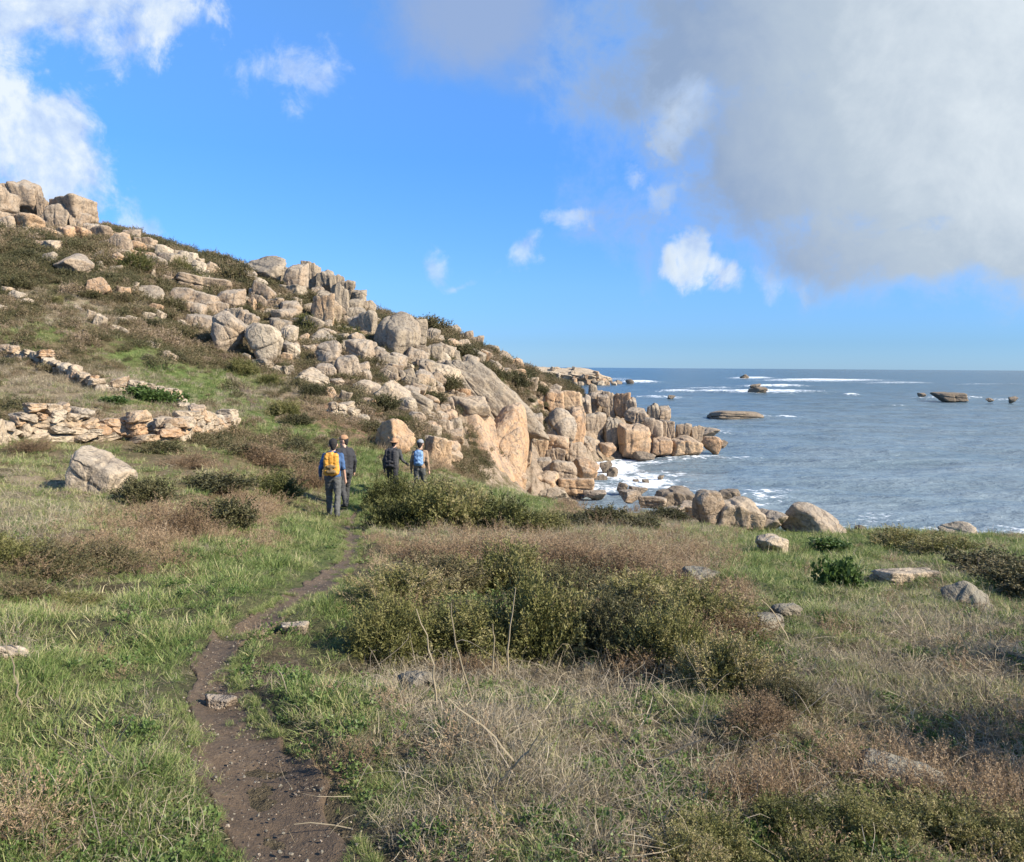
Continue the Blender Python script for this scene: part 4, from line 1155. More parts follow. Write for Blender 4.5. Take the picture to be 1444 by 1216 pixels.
def sprigs(n, env, slen, nleaf, leaf_l, leaf_w, seed, up=0.5, vlo=0.0, vhi=1.0, shell=(0.55, 1.0), lift=0.0, lumpy=0.35):
    """spiny sprigs spread through a low dome of half axes env; leaf faces are single quads"""
    r = np.random.RandomState(seed)
    d = r.normal(0, 1, (n, 3))
    d[:, 2] = np.abs(d[:, 2])
    d /= np.linalg.norm(d, axis=1)[:, None]
    lump = 1 + lumpy * fbm(d[:, 0] * 2.6 + seed, d[:, 1] * 2.6, d[:, 2] * 2.6, 3)
    rr = (shell[0] + (shell[1] - shell[0]) * r.rand(n) ** 0.6) * lump
    base = d * rr[:, None] * np.array(env)[None, :] + np.array([0, 0, lift])
    ax = d * (1 - up) + np.array([0, 0, up]) + r.normal(0, 0.35, (n, 3))
    ax /= np.linalg.norm(ax, axis=1)[:, None]
    sl_ = slen * r.uniform(0.5, 1.3, n)
    sv = 0.5 * r.rand(n) + 0.5 * np.clip(0.5 + 1.3 * fbm(base[:, 0] * 5 + seed, base[:, 1] * 5, base[:, 2] * 5, 3), 0, 1)
    sv = vlo + (vhi - vlo) * sv
    t = np.tile(np.linspace(0.05, 1, nleaf), (n, 1))
    P = base[:, None, :] + ax[:, None, :] * (sl_[:, None] * t)[..., None]
    ld = ax[:, None, :] * 0.75 + r.normal(0, 0.6, (n, nleaf, 3))
    ld /= np.linalg.norm(ld, axis=2)[..., None]
    ll = leaf_l * (1.1 - 0.5 * t) * r.uniform(0.7, 1.3, (n, nleaf))
    sdv = np.cross(ld, r.normal(0, 1, (n, nleaf, 3)))
    sdv /= np.linalg.norm(sdv, axis=2)[..., None]
    w = leaf_w * r.uniform(0.7, 1.3, (n, nleaf))[..., None]
    tip = P + ld * ll[..., None]
    mid = P + ld * ll[..., None] * 0.45
    Vv = np.stack([P, mid - sdv * w, tip, mid + sdv * w], 2).reshape(-1, 3)
    Fa = np.arange(len(Vv)).reshape(-1, 4)
    vv = np.repeat((sv[:, None] + r.normal(0, 0.06, (n, nleaf))).ravel(), 4)
    return Vv, Fa, np.clip(vv, 0, 1)


def twigs(n, env, seed, wid=0.008):
    r = np.random.RandomState(seed)
    Vs, Fs, vs = [], [], []
    k = 0
    for i in range(n):
        d = r.normal(0, 1, 3)
        d[2] = abs(d[2]) + 0.4
        d /= np.linalg.norm(d)
        tip = d * np.array(env) * r.uniform(0.6, 0.98)
        b = np.array([r.normal(0, env[0] * 0.18), r.normal(0, env[1] * 0.18), -0.03])
        t = np.linspace(0, 1, 4)[:, None]
        pts = b * (1 - t) + tip * t + np.array([0, 0, 0.12 * env[2]]) * np.sin(t * math.pi) + r.normal(0, 0.02, (4, 3))
        w = wid * (1 - 0.75 * t)
        tri = [np.array([math.cos(q), math.sin(q), 0]) for q in (0, 2.1, 4.2)]
        ring = np.stack([pts + w * q for q in tri], 1).reshape(-1, 3)
        Vs.append(ring)
        for s_ in range(3):
            for q in range(3):
                Fs.append((k + s_ * 3 + q, k + s_ * 3 + (q + 1) % 3, k + s_ * 3 + 3 + (q + 1) % 3, k + s_ * 3 + 3 + q))
        vs += [r.rand()] * 12
        k += 12
    return np.concatenate(Vs), np.array(Fs), np.array(vs)


def pm(name, g, mat):
    me = mesh_np(name, g[0], g[1], [mat], False)
    fattr(me, 'v', g[2])
    return me


def library(name, metas):
    c = bpy.data.collections.new(name)
    for i, me in enumerate(metas):
        c.objects.link(bpy.data.objects.new('%s_piece' % name, me))
    return c


def scatter(name, P, scl, tint, coll, n_var, label, cat, lean=0.15, mat=None, squash=None):
    n = len(P)
    me = bpy.data.meshes.new(name)
    me.vertices.add(n)
    me.vertices.foreach_set('co', np.asarray(P, np.float32).ravel())
    ia = me.attributes.new('pick', 'INT', 'POINT')
    ia.data.foreach_set('value', rng.randint(0, n_var, n).astype(np.int32))
    ra = me.attributes.new('turn', 'FLOAT_VECTOR', 'POINT')
    ra.data.foreach_set('vector', np.stack([rng.normal(0, lean, n), rng.normal(0, lean, n), rng.uniform(0, 6.283, n)], 1).astype(np.float32).ravel())
    sa = me.attributes.new('size', 'FLOAT_VECTOR', 'POINT')
    s3 = np.stack([scl, scl, scl * (rng.uniform(0.75, 1.25, n) if squash is None else squash)], 1)
    sa.data.foreach_set('vector', s3.astype(np.float32).ravel())
    fattr(me, 'tint', tint)
    o = link(bpy.data.objects.new(name, me))
    ng = bpy.data.node_groups.new(name, 'GeometryNodeTree')
    ng.interface.new_socket('Geometry', in_out='INPUT', socket_type='NodeSocketGeometry')
    ng.interface.new_socket('Geometry', in_out='OUTPUT', socket_type='NodeSocketGeometry')
    gi, go = ng.nodes.new('NodeGroupInput'), ng.nodes.new('NodeGroupOutput')
    ip = ng.nodes.new('GeometryNodeInstanceOnPoints')
    ci = ng.nodes.new('GeometryNodeCollectionInfo')
    ci.inputs['Collection'].default_value = coll
    ci.inputs['Separate Children'].default_value = True
    ci.inputs['Reset Children'].default_value = True

    def na(nm, dt):
        a = ng.nodes.new('GeometryNodeInputNamedAttribute')
        a.data_type = dt
        a.inputs['Name'].default_value = nm
        return a.outputs['Attribute']
    L = ng.links.new
    L(gi.outputs[0], ip.inputs['Points'])
    L(ci.outputs[0], ip.inputs['Instance'])
    ip.inputs['Pick Instance'].default_value = True
    L(na('pick', 'INT'), ip.inputs['Instance Index'])
    L(na('turn', 'FLOAT_VECTOR'), ip.inputs['Rotation'])
    L(na('size', 'FLOAT_VECTOR'), ip.inputs['Scale'])
    L(ip.outputs[0], go.inputs[0])
    md = o.modifiers.new('scatter', 'NODES')
    md.node_group = ng
    tag(o, label, cat, kind='stuff')
    return o


def candidates(n, y0, y1, s0=-260, s1=1720, power=0.0):
    """points on the ground, about evenly spread over log distance"""
    u = rng.rand(n)
    Y = y0 * (y1 / y0) ** u if power == 0 else (y0 ** power + u * (y1 ** power - y0 ** power)) ** (1 / power)
    s_ = rng.uniform(s0, s1, n)
    X = (s_ - PW / 2) / F * Y
    Z = H(X, Y)
    P = np.stack([X, Y, Z], 1)
    px, py = project(P)
    return P, px, py


def off_rocks(P, k=0.8):
    ok = np.ones(len(P), bool)
    for (x, y, r) in ROCK_FOOT:
        ok &= (P[:, 0] - x) ** 2 + (P[:, 1] - y) ** 2 > (r * k) ** 2
    return ok


def wobble(P, amp_=16):
    return amp_ * fbm(P[:, 0] * 0.9, P[:, 1] * 0.9, 3.0, 3)


# ------------------------------------------------------------------ ground cover
GR = library('grass', [pm('grass', blades(34, 0.07, 0.15, 0.0055, 0.55, 0.55, 3, 0.12, 20 + i, 0, 1), M_GRASS) for i in range(6)])
GT = library('tuft', [pm('tuft', blades(60, 0.16, 0.30, 0.011, 0.6, 0.6, 3, 0.12, 40 + i, 0, 1), M_GRASS) for i in range(4)])
DG = library('straw', [pm('straw', blades(26, 0.10, 0.34, 0.0048, 0.75, 0.75, 5, 0.22, 60 + i), M_DRY) for i in range(6)])
DT = library('straw_tuft', [pm('straw_tuft', blades(60, 0.22, 0.42, 0.011, 0.5, 0.5, 3, 0.15, 80 + i), M_DRY) for i in range(4)])
BR = library('bracken', [pm('bracken', sprigs(40, (0.17, 0.17, 0.10), 0.16, 26, 0.026, 0.0022, 90 + i, 0.3, shell=(0.1, 1.0)), M_BRACK) for i in range(4)])
HE = library('heather', [pm('heather', sprigs(170, (0.5, 0.5, 0.32), 0.2, 7, 0.08, 0.014, 110 + i, 0.5, lumpy=0.6), M_HEATH) for i in range(5)])
GP = library('gorse_piece', [pm('gorse_piece', sprigs(60, (0.2, 0.2, 0.12), 0.09, 14, 0.026, 0.0042, 130 + i, 0.5, shell=(0.2, 1.0)), M_GORSE) for i in range(4)])
LW = library('leaf_weed', [pm('leaf_weed', sprigs(18, (0.06, 0.06, 0.03), 0.035, 5, 0.020, 0.0055, 150 + i, 0.5, shell=(0.2, 1.0)), M_LEAF) for i in range(4)])

# short green turf, near and middle distance
P, px, py = candidates(62000, 1.7, 30)
wb = wobble(P)
g = blobs(px + wb, py + wb * 0.5, Z_GREEN)
dmask = blobs(px + wb, py, Z_DRY)
keep = (rng.rand(len(P)) < np.clip(0.30 + 0.95 * g, 0, 1) * np.clip(0.75 + 1.6 * fbm(P[:, 0] * 2.1, P[:, 1] * 2.1, 31.0, 3), 0.25, 1)) & (path_d(P[:, 0], P[:, 1]) + 0.25 * rng.normal(0, 1, len(P)) * 0.6 > 0.98 + 0.40 * fbm(P[:, 0] * 4, P[:, 1] * 4, 2.0, 3)) & off_rocks(P, 0.5) & (P[:, 2] > 3.2)
P, g, dm = P[keep], g[keep], dmask[keep]
sc_ = (0.44 + 0.055 * P[:, 1]) * rng.uniform(0.4, 1.5, len(P)) * (0.75 + 0.35 * g) * (1 + 0.5 * fbm(P[:, 0] * 1.9, P[:, 1] * 1.9, 41.0, 2)) * np.clip(0.28 + 0.26 * path_d(P[:, 0], P[:, 1]), 0.4, 0.92)
tn = np.clip(0.40 + 0.5 * dm - 0.22 * g + 0.75 * fbm(P[:, 0] * 1.5, P[:, 1] * 1.5, 8.0, 3) + rng.normal(0, 0.2, len(P)), 0, 1)
scatter('grass', P, sc_, tn, GR, 6, 'short green turf grass on both sides of the dirt path', 'grass')
# worn moss and grass creeping over the path edges
uu = np.where(rng.rand(5200) < 0.5, rng.beta(0.5, 9, 5200), 1 - rng.beta(0.6, 4.5, 5200))
ti = rng.randint(0, 258, 5200)
P = PLn[ti] * (1 - uu[:, None]) + PRn[ti] * uu[:, None]
P[:, 2] = H(P[:, 0], P[:, 1]) + 0.02
keep = fbm(P[:, 0] * 2.6, P[:, 1] * 2.6, 51.0, 3) > np.where(uu > 0.5, 0.0, 0.12)
P = P[keep]
scatter('path_moss', P, rng.uniform(0.15, 0.38, len(P)) * (0.8 + 0.06 * P[:, 1]), np.clip(rng.normal(0.35, 0.2, len(P)), 0, 1), GR, 6, 'short worn grass creeping over the edges of the dirt path', 'grass', 0.3)
# longer pale grass
P, px, py = candidates(42000, 1.7, 34)
wb = wobble(P)
d_ = blobs(px + wb, py + wb * 0.5, Z_DRY)
gate = np.clip(0.5 + 2.2 * fbm(P[:, 0] * 1.7, P[:, 1] * 1.7, 21.0, 3), 0.12, 1)
keep = (rng.rand(len(P)) < np.clip(0.13 + 0.85 * d_, 0, 1) * gate) & (path_d(P[:, 0], P[:, 1]) > 1.15) & off_rocks(P, 0.5) & (P[:, 2] > 3.4)
P, d_ = P[keep], d_[keep]
sc_ = (0.6 + 0.045 * P[:, 1]) * rng.uniform(0.35, 1.15, len(P)) * (0.6 + 0.45 * d_)
tn = np.clip(0.45 + 0.5 * fbm(P[:, 0] * 1.1, P[:, 1] * 1.1, 6.0, 3) + rng.normal(0, 0.18, len(P)), 0, 1)
scatter('dry_grass', P, sc_, tn, DG, 6, 'tangled straw coloured dead grass and stems over the heath', 'dry grass', 0.35)
# rough tussocks filling the middle distance
P, px, py = candidates(15000, 8.5, 31, -300, 1750)
keep = (path_d(P[:, 0], P[:, 1]) > 1.5) & off_rocks(P, 0.7) & (P[:, 2] > 3.6) & (fbm(P[:, 0] * 0.9, P[:, 1] * 0.9, 61.0, 3) > -0.12)
gm = blobs(px, py, Z_GREEN)
keep &= rng.rand(len(P)) < 0.75 - 0.45 * gm
P, gm = P[keep], gm[keep]
tn = np.clip(0.62 - 0.35 * gm + 0.7 * fbm(P[:, 0] * 0.8, P[:, 1] * 0.8, 71.0, 3) + rng.normal(0, 0.2, len(P)), 0, 1)
scatter('rough_tussocks', P, rng.uniform(0.35, 0.85, len(P)) * np.clip(P[:, 1] / 16, 0.7, 1.2), tn, GT, 4, 'rough olive and straw tussocks covering the heath beyond the thicket', 'grass', 0.25)
# dead stems lying about
DS = library('dead_stem', [pm('dead_stem', blades(7, 0.16, 0.48, 0.0046, 0.95, 1.0, 7, 0.4, 170 + i, 0.2, 1.0), M_DRY if i % 2 else M_TWIG) for i in range(6)])
P, px, py = candidates(11000, 1.7, 22)
d_ = np.maximum(blobs(px, py, Z_DRY), 0.6 * blobs(px, py, Z_BRACK))
keep = (rng.rand(len(P)) < np.clip(0.04 + 0.55 * d_, 0, 1)) & (path_d(P[:, 0], P[:, 1]) > 1.4) & off_rocks(P, 0.6)
P = P[keep]
scatter('dead_stems', P, (0.6 + 0.04 * P[:, 1]) * rng.uniform(0.5, 1.2, len(P)), rng.rand(len(P)), DS, 6, 'twisted pale dead stems lying through the rough grass', 'dead stems', 0.4)
# dead bracken
P, px, py = candidates(15000, 1.7, 36)
wb = wobble(P)
b_ = blobs(px + wb, py + wb * 0.5, Z_BRACK)
keep = (rng.rand(len(P)) < np.clip(0.010 + 0.75 * b_, 0, 1)) & (path_d(P[:, 0], P[:, 1]) > 1.2) & off_rocks(P, 0.7) & (P[:, 2] > 3.4)
P, b_ = P[keep], b_[keep]
scatter('dead_bracken', P, (0.55 + 0.05 * P[:, 1]) * rng.uniform(0.5, 1.2, len(P)), np.clip(0.45 + 0.4 * fbm(P[:, 0], P[:, 1], 1.0, 3) + rng.normal(0, 0.18, len(P)), 0, 1), BR, 4, 'rusty brown dead bracken patches among grass and gorse', 'bracken', 0.3)
# small leafy weeds
P, px, py = candidates(12000, 1.7, 14)
keep = (rng.rand(len(P)) < 0.30) & (path_d(P[:, 0], P[:, 1]) > 1.08) & (fbm(P[:, 0] * 1.6, P[:, 1] * 1.6, 12.0, 3) > 0.05)
P = P[keep]
scatter('low_weeds', P, (0.7 + 0.05 * P[:, 1]) * rng.uniform(0.6, 1.4, len(P)), rng.rand(len(P)), LW, 4, 'small green leafy weeds growing through the grass', 'weeds', 0.3)
# low heather and gorse cover of the hill
P, px, py = candidates(26000, 24, 100, -330, 860, 1.6)
wb = wobble(P, 10)
g = blobs(px + wb, py + wb * 0.5, Z_GREEN)
d_ = blobs(px + wb, py, Z_DRY)
rk = blobs(px, py, Z_ROCK)
keep = (rng.rand(len(P)) < np.clip(0.8 - 0.95 * g - 0.8 * d_ - 0.55 * rk, 0.02, 1)) & off_rocks(P, 0.6) & (P[:, 2] > 3.6)
keep &= ~((P[:, 1] < 34) & (px > 560))
P = P[keep]
b_ = blobs(px[keep], py[keep], Z_BRACK)
tn = np.clip(0.40 + 1.1 * fbm(P[:, 0] * 0.22, P[:, 1] * 0.22, 5.0, 4) + 0.5 * b_ + rng.normal(0, 0.22, len(P)), 0, 1)
scatter('heather', P, rng.choice([0.5, 0.65, 0.8, 1.0, 1.5], len(P)) * rng.uniform(0.8, 1.2, len(P)) * np.clip(P[:, 1] / 60, 0.5, 1.05), tn, HE, 5, 'low brown and olive heather covering the hill between rocks', 'heather', 0.2)
P, px, py = candidates(26000, 23, 80, -330, 760, 1.4)
wb = wobble(P, 8)
g = blobs(px + wb, py + wb * 0.5, Z_GREEN)
keep = (rng.rand(len(P)) < np.clip(0.06 + g, 0, 1)) & off_rocks(P, 0.9) & (P[:, 2] > 3.6)
P, g = P[keep], g[keep]
scatter('hill_grass', P, (0.5 + P[:, 1] / 60) * rng.uniform(0.6, 1.1, len(P)), np.clip(0.28 + 0.5 * fbm(P[:, 0] * 0.5, P[:, 1] * 0.5, 5.0, 3) + rng.normal(0, 0.12, len(P)), 0, 1), GT, 4, 'bright green grass strip running down the hillside', 'grass', 0.2)
P, px, py = candidates(16000, 23, 70, -330, 760, 1.4)
d_ = blobs(px + wobble(P, 8), py, Z_DRY)
keep = (rng.rand(len(P)) < np.clip(0.03 + d_, 0, 1)) & off_rocks(P, 0.9) & (P[:, 2] > 3.6)
P = P[keep]
scatter('hill_dry_grass', P, (0.45 + P[:, 1] / 70) * rng.uniform(0.6, 1.1, len(P)), np.clip(0.5 + 0.5 * fbm(P[:, 0] * 0.6, P[:, 1] * 0.6, 2.0, 3) + rng.normal(0, 0.15, len(P)), 0, 1), DT, 4, 'pale dry grass of the old field behind the stone wall', 'dry grass', 0.2)
# pebbles on the path
PB = library('pebble', [mesh_np('pebble', rock_geo(500 + i, 'round', 3, 0)[0] * np.array([1, 0.8, 0.5]), _ICO[3][1], [M_MOSS if i % 4 else M_TAN]) for i in range(4)])
ti = rng.randint(0, 250, 2000)
uu = rng.uniform(-0.05, 1.05, 2000)[:, None]
P = PLn[ti] * (1 - uu) + PRn[ti] * uu + np.stack([rng.normal(0, 0.03, 2000), rng.normal(0, 0.03, 2000), np.zeros(2000)], 1)
P[:, 2] = H(P[:, 0], P[:, 1]) + 0.028
Pgrav = P
scatter('gravel', P, rng.uniform(0.003, 0.010, len(P)) * rng.choice([1, 1, 1, 1, 1, 2.0], len(P)), rng.rand(len(P)), PB, 4, 'small loose pebbles and crumbs on the dirt path', 'gravel', 0.3)


# ------------------------------------------------------------------ bushes, each a thing: foliage and stems
def bush_kind(nm, n, sl_, nl, ll, lw, mat, seeds, vlo, vhi, up=0.45):
    res = []
    for sdd in seeds:
        fo = pm('foliage', sprigs(n, (0.5, 0.42, 0.46), sl_, nl, ll, lw, sdd, up, vlo, vhi, shell=(0.2, 1.0), lumpy=0.9), mat)
        st = pm('stems', twigs(60, (0.5, 0.42, 0.46), sdd + 1000), M_TWIG)
        res.append((fo, st))
    return res


B_GORSE = bush_kind('gorse', 1500, 0.17, 17, 0.045, 0.0058, M_GORSE, (1, 2, 3, 4), 0.0, 1.0)
B_GORSE2 = bush_kind('gorse', 1500, 0.21, 18, 0.050, 0.0055, M_GORSE, (31, 32), 0.35, 1.0, 0.6)
B_DEAD = bush_kind('dead', 900, 0.20, 16, 0.045, 0.0045, M_BRACK, (33, 34), 0.0, 1.0, 0.5)
B_HEATHN = bush_kind('heather', 1300, 0.16, 16, 0.040, 0.0052, M_HEATH, (35, 36), 0.1, 1.0, 0.55)
B_MIXED = B_GORSE + B_GORSE2
B_FAR = bush_kind('gorse', 1300, 0.19, 12, 0.062, 0.0085, M_GORSE, (5, 6, 7), 0.0, 0.9)
B_HEATH = bush_kind('heather', 900, 0.18, 9, 0.075, 0.013, M_HEATH, (8, 9, 10), 0.0, 0.8)
B_LEAF = bush_kind('leafy', 420, 0.2, 6, 0.13, 0.038, M_LEAF, (12, 13), 0.0, 0.8)
rb = random.Random(21)


def bush(px, pyb, w, h, kinds, name, label, group, cat='bush', Y=None, dep=0.85, tilt=0.0):
    g = hit(px, pyb) if Y is None else at(px, pyb, Y)
    Wm, Hm = w / F * g[1], h / F * g[1]
    e = bpy.data.objects.new(name, None)
    d = Wm * dep
    y = g[1] + d * 0.3
    x = g[0] * y / g[1]
    e.location = (x, y, float(H(np.array([x]), np.array([y]))[0]) - 0.03)
    e.rotation_euler = (0, 0, rb.choice([0, math.pi]) + rb.uniform(-0.5, 0.5))
    e.scale = (Wm * 1.0, d * 1.15, Hm * 1.75)
    link(e)
    tag(e, label, cat, group)
    fo, st = rb.choice(kinds)
    for nm, me in (('foliage', fo), ('stems', st)):
        o = link(bpy.data.objects.new(nm, me))
        o.parent = e
    return e


THICK = [(560, 935, 150, 110), (650, 940, 170, 125), (750, 930, 180, 125), (860, 935, 170, 120), (950, 945, 160, 110), (1035, 975, 170, 95), (1110, 1005, 120, 70), (560, 860, 150, 75), (630, 850, 160, 75), (720, 845, 170, 75), (820, 855, 180, 75), (910, 870, 170, 80), (995, 900, 150, 80)]
TL = ['gorse bush at the end of the thicket next to the dark tucked rock', 'gorse bush with tall dead stalks leaning against it', 'broad gorse bush with an upright stalk before it in the thicket', 'gorse bush in the thicket above the straw coloured grass', 'gorse bush in the thicket above a green grass tuft',
      'gorse bush where the thicket narrows near the flat topped rock', 'lowest gorse bush trailing off the thicket into dry grass', 'gorse bush of the thicket closest to the path bend', 'gorse bush behind the one with leaning stalks', 'gorse bush at the middle of the thicket by the bracken', 'tall gorse bush backed by dead bracken', 'gorse bush of the thicket near the flat grey rock', 'gorse bush of the thicket beside the flat topped grey rock']
for k, (q, lb) in enumerate(zip(THICK, TL)):
    bush(q[0] + rb.uniform(-12, 12), q[1] + rb.uniform(-10, 6), q[2] * rb.uniform(0.72, 0.98), q[3] * rb.uniform(0.55, 1.0), B_HEATHN if k in (3, 6, 8, 10) else B_MIXED, 'gorse_bush', lb, 'gorse bushes of the large thicket', dep=rb.uniform(0.7, 1.0))
DEADB = [(600, 800, 90, 36, 'dead brown bush on top of the thicket behind the leaning stalks'), (700, 806, 120, 40, 'broad dead brown bush along the back of the thicket'), (800, 812, 120, 40, 'dead brown bush behind the tallest gorse of the thicket'), (880, 820, 110, 44, 'dead tan bush at the back of the thicket towards the sea'),
         (960, 845, 110, 46, 'dead tan bush between the thicket and the flat grey rock'), (1030, 905, 100, 44, 'dead tan bush by the flat topped grey rock'), (660, 960, 90, 40, 'dry twiggy bush under the tall stalks'), (900, 965, 110, 44, 'dry twiggy bush at the foot of the thicket above straw grass'), (1070, 1030, 110, 40, 'dry twiggy bush where the thicket ends in dry grass'), (560, 905, 80, 60, 'dry brown bush between two gorse bushes near the path bend'), (800, 915, 90, 66, 'dry brown bush among the gorse in the middle of the thicket')]
for (x_, y_, w_, h_, lb) in DEADB:
    bush(x_, y_, w_, h_, B_DEAD, 'dead_bush', lb, None)
# gorse added out of view beside the camera to cast shade on the dry grass
for (x, y, w_, h_) in [(4.7, 2.9, 1.9, 1.5), (5.7, 4.4, 2.1, 1.7), (4.6, 1.2, 1.9, 1.4)]:
    e = bush(1400, 1000, 100, 60, B_GORSE, 'gorse_bush', 'tall gorse bush added out of view to shade the dry grass', 'unseen gorse added for shade')
    e.location = (x, y, float(H(np.array([x]), np.array([y]))[0]) - 0.05)
    e.scale = (w_, w_, h_ * 1.5)
for q, lb in zip([(60, 815, 170, 62), (150, 800, 140, 55), (30, 850, 120, 45), (105, 858, 90, 30), (-30, 800, 150, 60)],
                 ['widest low gorse bush on the bank below the big angular boulder', 'gorse bush on the bank next to rusty bracken', 'low gorse bush above the pale stone mound', 'smallest flat gorse patch on the grassy bank', 'gorse bush on the bank under the end of the field wall']):
    bush(q[0], q[1], q[2] * 0.85, q[3] * 0.75, rb.choice([B_MIXED, B_HEATHN]), 'gorse_bush', lb, 'gorse on the bank below the boulder')
CL = ['large gorse clump downhill of the big angular boulder beside bracken', 'gorse clump touching the rusty bracken near the green path bank', 'gorse clump against the foot of the big angular boulder', 'gorse clump in the middle between angular boulder and hikers', 'gorse clump on the bank above the path side turf', 'gorse clump right beside the hiker with the yellow backpack',
      'gorse clump below the end of the shorter wall', 'gorse clump at the foot of the shorter wall piece', 'low gorse clump behind the hiker with the yellow backpack', 'flat gorse patch beyond the shorter wall end', 'gorse clump at the foot of the long field wall', 'small gorse clump in the gap between the two walls']
for q in [(250, 760, 150, 62), (315, 742, 120, 55), (205, 712, 100, 40), (300, 700, 120, 42), (385, 705, 110, 48), (440, 690, 90, 45), (370, 660, 110, 34), (270, 662, 100, 32), (420, 660, 80, 30), (330, 640, 80, 22), (45, 640, 90, 26), (230, 640, 70, 24)]:
    lb = CL.pop(0)
    bush(q[0], q[1], q[2] * rb.uniform(0.6, 0.9), q[3] * rb.uniform(0.5, 0.85), rb.choice([B_FAR, B_FAR, B_HEATH, B_DEAD]), 'gorse_bush', lb, 'clumps between the wall and the hikers')
GL = ['gorse bush in front of the hiker with the black backpack', 'gorse bush hiding the feet of the hiker with the light blue backpack', 'rounded gorse bush next to the one hiding the blue backpacked hiker', 'wide gorse bush below the foot of the orange cliff', 'low gorse bush below the rocks in the corner of the cove']
for q in [(560, 735, 80, 48), (603, 740, 100, 62), (650, 740, 95, 56), (708, 740, 110, 46), (762, 738, 75, 30)]:
    lb = GL.pop(0)
    bush(*q, B_FAR, 'gorse_bush', lb, 'green gorse in front of two hikers', Y=15.5)
for q, lb in [((552, 724, 62, 46), 'brown green bush across the knees of the hiker with black backpack'), ((600, 724, 84, 48), 'thick bush across the knees of the hiker with light blue backpack'), ((650, 722, 76, 40), 'bush beside the one covering the knees of the blue backpacked hiker')]:
    bush(*q, B_FAR, 'gorse_bush', lb, None, Y=19.0)
for q, lb in [((850, 740, 62, 24), 'largest brown heather bush on the lip above the cove'), ((800, 742, 60, 20), 'brown heather bush on the lip next to the green gorse'), ((900, 745, 60, 18), 'low brown heather bush on the lip below the dark rock shelf'), ((945, 735, 54, 16), 'flat brown heather bush on the lip beside the tan shore boulder')]:
    bush(*q, B_HEATH, 'heather_bush', lb, 'brown heather above the cove')
for q in [(1285, 778, 90, 26), (1340, 780, 90, 22), (1262, 772, 50, 16)]:
    bush(*q, B_FAR, 'gorse_bush', 'dark spreading shrub at the meadow edge above the surf', 'dark shrubs at the meadow edge')
for q, lb in [((1400, 805, 110, 28), 'olive brown heath bush just behind the hump backed grey rock'), ((1440, 830, 110, 30), 'heath bush at the meadow side beside the hump backed grey rock'), ((1480, 850, 110, 40), 'tallest heath bush past the hump backed grey rock')]:
    bush(*q, B_HEATH, 'heather_bush', lb, 'heath bushes by the hump backed rock')
bush(1182, 832, 56, 42, B_LEAF, 'leafy_shrub', 'small dark green leafy shrub standing alone in the meadow', None)
bush(1170, 778, 50, 14, B_LEAF, 'leafy_shrub', 'flat dark leafy patch of shrub in bright meadow grass', None)
FL = ['gorse clump by the straw grass below the big thicket', 'gorse clump a step from the flat weathered rock, by dead bracken', 'gorse clump directly below the flat weathered rock', 'gorse clump among bracken beside the flat weathered rock', 'gorse clump at the edge of the shaded dry grass', 'half seen gorse clump at the bottom of the slope below the thicket', 'half seen broad gorse clump under the flat weathered rock']
for q in [(1000, 1215, 150, 75), (1110, 1190, 140, 60), (1220, 1200, 150, 70), (1340, 1200, 150, 60), (1440, 1215, 140, 60), (960, 1240, 120, 60), (1160, 1260, 160, 60)]:
    lb = FL.pop(0)
    bush(*q, B_GORSE, 'gorse_bush', lb, 'gorse clumps near the flat weathered rock')
for q in [(210, 568, 40, 16), (235, 572, 36, 18), (195, 560, 40, 14), (250, 568, 30, 14), (160, 570, 34, 10)]:
    bush(*q, B_LEAF, 'bramble', 'dark green bramble clump growing over the collapsed wall', 'brambles over the collapsed wall')
for q in [(310, 374, 26, 12), (330, 378, 18, 9), (530, 440, 40, 20), (556, 446, 26, 14), (575, 452, 14, 7), (600, 462, 16, 8), (268, 366, 20, 8), (640, 478, 20, 8), (690, 498, 22, 9), (140, 326, 14, 7), (660, 486, 16, 7), (715, 512, 20, 8)]:
    bush(*q, B_HEATH, 'heather_bush', 'dark heath shrub standing against the sky on the ridge line', 'shrubs on the ridge line')
SH = [(75, 350), (40, 372), (110, 372), (60, 398), (150, 398), (210, 372), (250, 385), (225, 408), (190, 385), (330, 402), (360, 418), (345, 446), (410, 455), (430, 470), (455, 478), (400, 440), (470, 490), (425, 505), (490, 480), (520, 520), (575, 505), (600, 548), (570, 540), (630, 552), (605, 470), (650, 505), (680, 520), (700, 540), (725, 548),
      (745, 570), (640, 585), (660, 500), (690, 550), (540, 580), (560, 590), (500, 545), (480, 540), (300, 480), (260, 480), (210, 465), (240, 440), (170, 430), (130, 425), (80, 430), (40, 440), (20, 380), (340, 530), (440, 560), (420, 600), (400, 590), (380, 545), (520, 610), (560, 600), (20, 410), (95, 385), (280, 410), (340, 392), (510, 490), (545, 560), (610, 570), (735, 535), (760, 560)]
for (x, y) in SH:
    w = rb.uniform(20, 46)
    g = hit(x, y)
    if g[1] < 100:
        hb = rb.random() < 0.7
        zz = 'below the skyline crag' if x < 235 else 'around the broad stepped slabs' if x < 345 else 'below the domed crag' if x < 520 and y < 500 else 'on the bracken slope by the stone heap' if x < 530 else 'around the great grey dome' if x < 630 else 'on the ridge above the sea cliff'
        bush(x, y, w, w * rb.uniform(0.35, 0.55), B_HEATH if hb else B_FAR, 'heather_bush' if hb else 'gorse_bush', '%s %s bush among boulders %s' % ('wide' if w > 33 else 'small', 'brown heather' if hb else 'olive gorse', zz), 'heath bushes %s' % zz)

